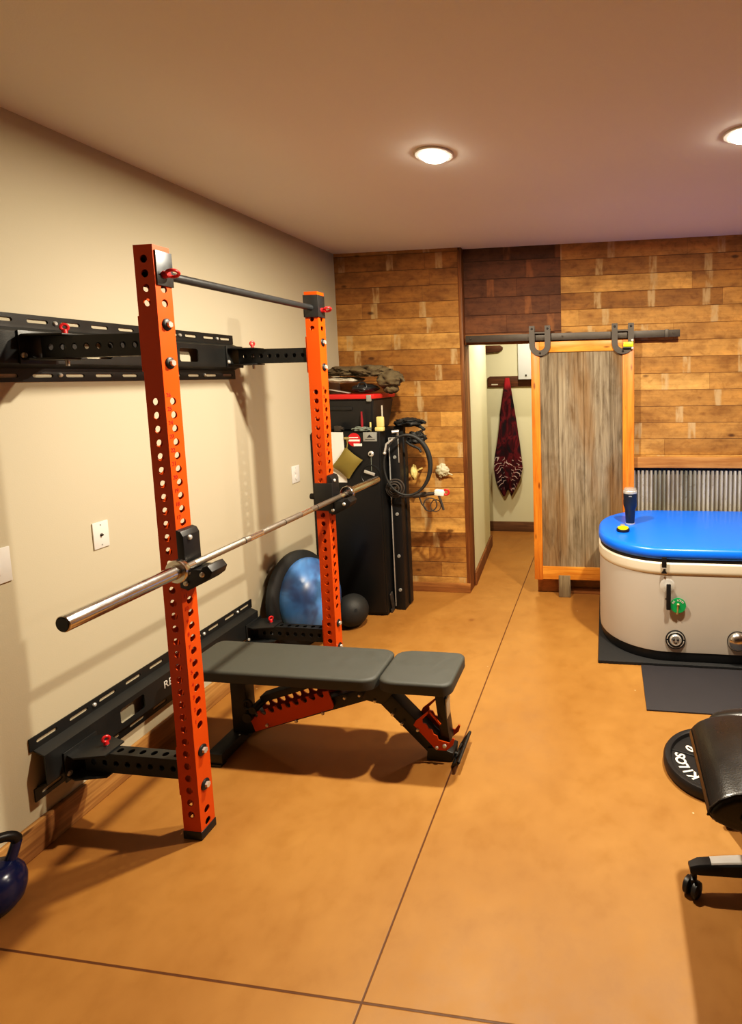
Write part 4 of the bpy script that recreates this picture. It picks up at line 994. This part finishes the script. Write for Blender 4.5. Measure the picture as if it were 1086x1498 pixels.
b = B(); b.sphere((2.618, yf-.022, .398), .009); b.cyl((2.618, yf-.020, .392), (2.614, yf-.014, .335), .006); obj('pin', b, M['brass'], gd); 
b = B(); b.lathe([(.060, 0), (.060, .006), (.055, .009), (.050, .006), (0, .006)], (2.606, yf, .168), (0, -1, 0), 36); dv_ = obj('drain_port', b, M['black_pl'], tub, 'round black port with bright cap')
for a0 in (.12, PI+.12): obj('rim', B().torus((2.606, yf-.0075, .168), .050, .0035, (0, -1, 0), 24, 8, (a0, a0+PI-.24)), M['steel'], dv_)
b = B(); b.lathe([(.036, 0), (.036, .010), (.030, .016), (.022, .014), (0, .013)], (2.606, yf-.005, .168), (0, -1, 0), 30); obj('cap', b, M['steel'], dv_)
b = B(); b.sphere((2.594, yf-.020, .175), .008); b.sphere((2.618, yf-.020, .175), .008); b.box((2.598, yf-.022, .152), (2.614, yf-.018, .157)); obj('cap_recess', b, M['enddark'], dv_)
b = B(); b.lathe([(.058, .0006), (.060, .012), (.050, .030), (.030, .042), (0, .046)], (2.972, yf, .175), (0, -1, 0), 32); cv_ = obj('chrome_valve', b, M['chrome'], tub, 'domed chrome valve')
b = B(); b.lathe([(.062, 0), (.062, .008), (.058, .010), (0, .010)], (2.972, yf, .175), (0, -1, 0), 30); obj('valve_ring', b, M['black_pl'], cv_)
# on the cover
TZ = .7375
tm = thing('tumbler', 'tall navy tumbler with steel rim on the blue cover', 'tumbler', (2.357, 3.885, TZ))
obj('cup', B().lathe([(0, 0), (.030, 0), (.031, .012), (.0355, .10), (.036, .108), (.046, .135), (.0475, .145), (.048, .225)], (2.357, 3.885, TZ), (0, 0, 1), 36), M['navy'], tm, None, 50)
obj('rim', B().lathe([(.048, .224), (.0482, .236), (.046, .244), (.0445, .246), (0, .240)], (2.357, 3.885, TZ), (0, 0, 1), 36), M['steel'], tm, 'steel rim')
M['lidclear'] = clearmat('clear_lid', (.42, .42, .40, 1), .1, .4)
obj('cup_lid', B().lathe([(.0445, .240), (.0445, .252), (.042, .258), (.02, .260), (0, .260)], (2.357, 3.885, TZ), (0, 0, 1), 36), M['lidclear'], tm, 'clear lid')
obj('bottom_ring', B().lathe([(.0315, .0), (.0330, .006), (.0325, .011), (.031, .012)], (2.357, 3.885, TZ), (0, 0, 1), 36), M['steel'], tm)
obj('badge', B().box((2.345, 3.885-.0492, TZ+.206), (2.367, 3.885-.0478, TZ+.212)), M['plaque'], tm)
tp = thing('tape_measure', 'small yellow and black tape measure on the blue cover edge', 'tape measure', (2.302, 3.70, TZ))
obj('case', B().lathe([(0, 0), (.040, 0), (.044, .006), (.044, .016), (.038, .024), (0, .026)], (2.302, 3.705, TZ), (0, 0, 1), 28), M['black_pl'], tp)
obj('face', B().lathe([(.038, .020), (.036, .0285), (0, .030)], (2.302, 3.702, TZ), (0, 0, 1), 28), M['yellow'], tp, 'yellow face')
obj('clip', B().box((2.285, 3.738, TZ), (2.318, 3.785, TZ+.030), .006), M['plaque'], tp, 'grey clip')

# ------------------------------------------------------------------ weight plate
pc = Vector((2.668, 2.440, 0)); wp = thing('weight_plate', 'black round weight plate lettered KILOS flat on the floor', 'weight plate', pc)
obj('disc', B().lathe([(.026, 0), (.21, 0), (.222, .008), (.224, .02), (.224, .040), (.216, .052), (.200, .054), (.192, .050), (.186, .036), (.080, .034), (.074, .044), (.04, .046), (.026, .044), (.026, 0)], pc, (0, 0, 1), 72), M['black_pl'], wp)
b = B()
SK = Matrix.Identity(4); SK[0][1] = .22
def arc(txt, ang0, step, r, size, z):
    for i, ch in enumerate(txt):
        a = ang0-step*i; b.text(ch, size, Matrix.Translation((pc.x+r*math.cos(a), pc.y+r*math.sin(a), z)) @ Matrix.Rotation(a-PI/2, 4, 'Z') @ SK, .0012, .03)
arc('KILOS', math.radians(226), math.radians(13.5), .146, .062, .0375)
arc('0', math.radians(143), math.radians(16), .118, .060, .0375)
obj('lettering', b, M['white'], wp, 'white raised letters')
b = B()
for a in (math.radians(161), math.radians(281), math.radians(41)):
    d = Vector((math.cos(a), math.sin(a), 0)); b.obox(pc+d*.135+Vector((0, 0, .036)), (.11, .008, .006), Matrix.Rotation(a, 3, 'Z'), .002)
obj('rib', b, M['black_pl'], wp)

# ------------------------------------------------------------------ office chair
ch = thing('office_chair', 'black leather office chair on a chrome-trimmed wheeled base', 'office chair', (2.80, 1.835, 0))
SC = Vector((2.80, 1.835, 0))
def puff(c, size, e=(2.6, 2.6, 2.2), rot=None, u=48, v=28, fn=None):
    t = bmesh.new(); bmesh.ops.create_uvsphere(t, u_segments=u, v_segments=v, radius=1)
    sp = lambda x, p: math.copysign(abs(x)**(2/p), x)
    for w_ in t.verts:
        d = w_.co.normalized(); q = Vector((sp(d.x, e[0]), sp(d.y, e[1]), sp(d.z, e[2])))
        L = (abs(d.x)**e[0]+abs(d.y)**e[1]+abs(d.z)**e[2])**(1/e[0])
        q = d/L if L > 0 else d
        w_.co = Vector((q.x*size[0], q.y*size[1], q.z*size[2]))
        if fn: w_.co = fn(w_.co)
    return B().add(t, Matrix.Translation(Vector(c)) @ (rot.to_4x4() if rot is not None else Matrix.Identity(4)))
def lip(co):
    k = max(0, (-co.x-.14)/.14); co.z -= .05*k*k; return co
def wrinkle(co):
    co = lip(co); co.z += .004*noise.noise(co*14); return co
prof = [(3.03, .520), (2.86, .538), (2.72, .545), (2.63, .542), (2.565, .529), (2.522, .508), (2.496, .482), (2.488, .458), (2.502, .438), (2.55, .418), (2.64, .396), (3.03, .40)]
b = B(); b.prism(prof, lambda u, v, d: (u, d, v), 1.602, 2.012, .022, 4)
for v_ in b.bm.verts:
    if v_.co.z > .50: k_ = max(0, 1-((v_.co.y-1.807)/.20)**2); v_.co.z += .010*k_
seat = obj('seat', b, M['leather'], ch, None, 60)
obj('seat_bolster', puff((2.815, 2.03, .484), (.25, .058, .060), (3.6, 2.4, 2.2), None, 44, 26), M['leather'], seat, 'far padded side roll', 80)
obj('seat_bolster', puff((2.815, 1.597, .462), (.235, .032, .036), (3.0, 2.2, 2.2), None, 44, 26, lambda co: co+Vector((0, 0, .003*noise.noise(co*18)))), M['leather'], seat, 'near padded side panel', 80)
b = B(); b.tube([(x_, 1.612, z_) for x_, z_ in prof[1:8]], .0036, 8); obj('piping', b, M['leather'], seat)
b = B(); pts = []
for i in range(21):
    a = PI*.5+PI*i/20; pts.append((2.745+.145*math.cos(a), 1.807+.185*math.sin(a), .5505-.007*math.sin(a)**2-.018*max(0, -math.cos(a))**2))
b.tube(pts, .0026, 6); obj('seam', b, M['leather'], seat)
obj('seat_pan', B().box((2.60, 1.63, .405), (3.0, 2.0, .432), .01), M['black_pl'], ch)
bk = obj('backrest', puff((3.14, 1.815, .86), (.065, .25, .36), (3, 4, 4), Matrix.Rotation(.16, 3, 'Y')), M['leather'], ch, None, 80)
obj('back_bar', B().tube([(2.85, 1.815, .40), (3.06, 1.815, .40), (3.12, 1.815, .55), (3.15, 1.815, .8)], .022), M['black_pl'], ch)
for s in (1, -1):
    b = B(); y = 1.815+s*.30; b.tube([(2.82, y-s*.05, .42), (2.82, y, .44), (2.86, y, .66), (3.10, y, .67), (3.14, y-s*.06, .70)], .018)
    obj('armrest', b, M['black_pl'], ch)
obj('gas_column', B().lathe([(.028, .07), (.028, .25), (.018, .25), (.018, .41), (0, .41)], SC, (0, 0, 1), 20), M['black_pl'], ch)
obj('hub', B().lathe([(.05, .065), (.055, .08), (.05, .125), (.03, .135), (0, .135)], SC, (0, 0, 1), 28), M['black_pl'], ch)
for k in range(5):
    a = PI*1.025+2*PI*k/5; d = Vector((math.cos(a), math.sin(a), 0)); s_ = Vector((-d.y, d.x, 0))
    t = bmesh.new(); prev = None; NS = 10
    for i in range(NS+1):
        s = i/NS; r = .04+.295*s; hw = .031-.006*s; zt = .132-.018*s*s; zb_ = .085+.004*s
        if i == NS: zt -= .008; hw -= .006
        c = SC+d*r
        cur = [t.verts.new(c-s_*hw+Vector((0, 0, zb_))), t.verts.new(c+s_*hw+Vector((0, 0, zb_))), t.verts.new(c+s_*hw*.85+Vector((0, 0, zt-.006))), t.verts.new(c+s_*hw*.6+Vector((0, 0, zt))), t.verts.new(c-s_*hw*.6+Vector((0, 0, zt))), t.verts.new(c-s_*hw*.85+Vector((0, 0, zt-.006)))]
        if prev:
            for q in range(6): t.faces.new((prev[q], prev[(q+1) % 6], cur[(q+1) % 6], cur[q]))
        else: t.faces.new(cur[::-1])
        prev = cur
    t.faces.new(prev); bmesh.ops.recalc_face_normals(t, faces=t.faces[:])
    lg = obj('base_leg', B().add(t), M['black_pl'], ch)
    b = B(); t = bmesh.new(); prev = None
    for i in range(9):
        s = .12+.64*i/8; r = .04+.295*s; hw = (.031-.006*s)*.66; c = SC+d*r; z = .1335-.018*s*s
        cur = [t.verts.new(c+s_*hw*x_+Vector((0, 0, z+h_))) for x_, h_ in ((-1, -.003), (-.8, .001), (0, .0025), (.8, .001), (1, -.003))]
        if prev:
            for q in range(4): t.faces.new((prev[q], cur[q], cur[q+1], prev[q+1]))
        prev = cur
    bmesh.ops.recalc_face_normals(t, faces=t.faces[:]); obj('chrome_inlay', b.add(t), M['silver'], lg, 'bright chrome inlay')
    cs = B(); c = SC+d*.318; ca = Matrix.Rotation(.9+k, 3, 'Z') @ Vector((1, 0, 0)); ct = ca.cross(Vector((0, 0, 1)))
    if k == 0: ca = Vector((.80, -.60, 0)); ct = ca.cross(Vector((0, 0, 1)))
    c2 = c+ct*.012
    for s in (1, -1):
        cs.lathe([(0, -.011), (.022, -.011), (.0275, -.007), (.028, 0), (.0275, .007), (.021, .011), (0, .012)], c2+ca*s*.016+Vector((0, 0, .028)), ca*s, 26)
    cs.cyl(c2-ca*.03+Vector((0, 0, .028)), c2+ca*.03+Vector((0, 0, .028)), .006); cs.cyl(c+Vector((0, 0, .045)), c+Vector((0, 0, .092)), .010)
    cs.obox(c+ct*.006+Vector((0, 0, .052)), (.02, .03, .022), None, .005)
    obj('caster', cs, M['black_pl'], ch)

# ------------------------------------------------------------------ camera (fitted to the photograph)
W, H = 1086, 1498
f, Px, Py, yaw, pitch, roll, cx, ch_ = 809.0333, 770.4875, 631.186, -.1422, -.1003, -.0193, 2.1856, 1.7943
fw = Vector((math.sin(yaw)*math.cos(pitch), math.cos(yaw)*math.cos(pitch), math.sin(pitch)))
rt = Vector((math.cos(yaw), -math.sin(yaw), 0)); up = rt.cross(fw)
r2 = rt*math.cos(roll)+up*math.sin(roll); u2 = up*math.cos(roll)-rt*math.sin(roll)
cam = bpy.data.cameras.new('camera'); co = bpy.data.objects.new('camera', cam); COL.objects.link(co)
mw = Matrix((r2, u2, -fw)).transposed().to_4x4(); mw.translation = Vector((cx, 0, ch_)); co.matrix_world = mw
cam.sensor_fit = 'VERTICAL'; cam.sensor_height = 24; cam.lens = f/H*24
cam.shift_x = (W/2-Px)/H; cam.shift_y = (Py-H/2)/H
cam.clip_start = .02; cam.clip_end = 50
scene.camera = co
scene.view_settings.view_transform = 'Standard'; scene.view_settings.look = 'None'; scene.view_settings.exposure = 0.0; scene.view_settings.gamma = 1.0
cm = scene.view_settings; cm.use_curve_mapping = True
cv = cm.curve_mapping.curves[3]
for px_, py_ in ((.05, .034), (.16, .142), (.45, .452)): cv.points.new(px_, py_)
cm.curve_mapping.update()
scene.cycles.max_bounces = 8; scene.cycles.diffuse_bounces = 2; scene.cycles.use_denoising = True
scene.cycles.sample_clamp_indirect = 6
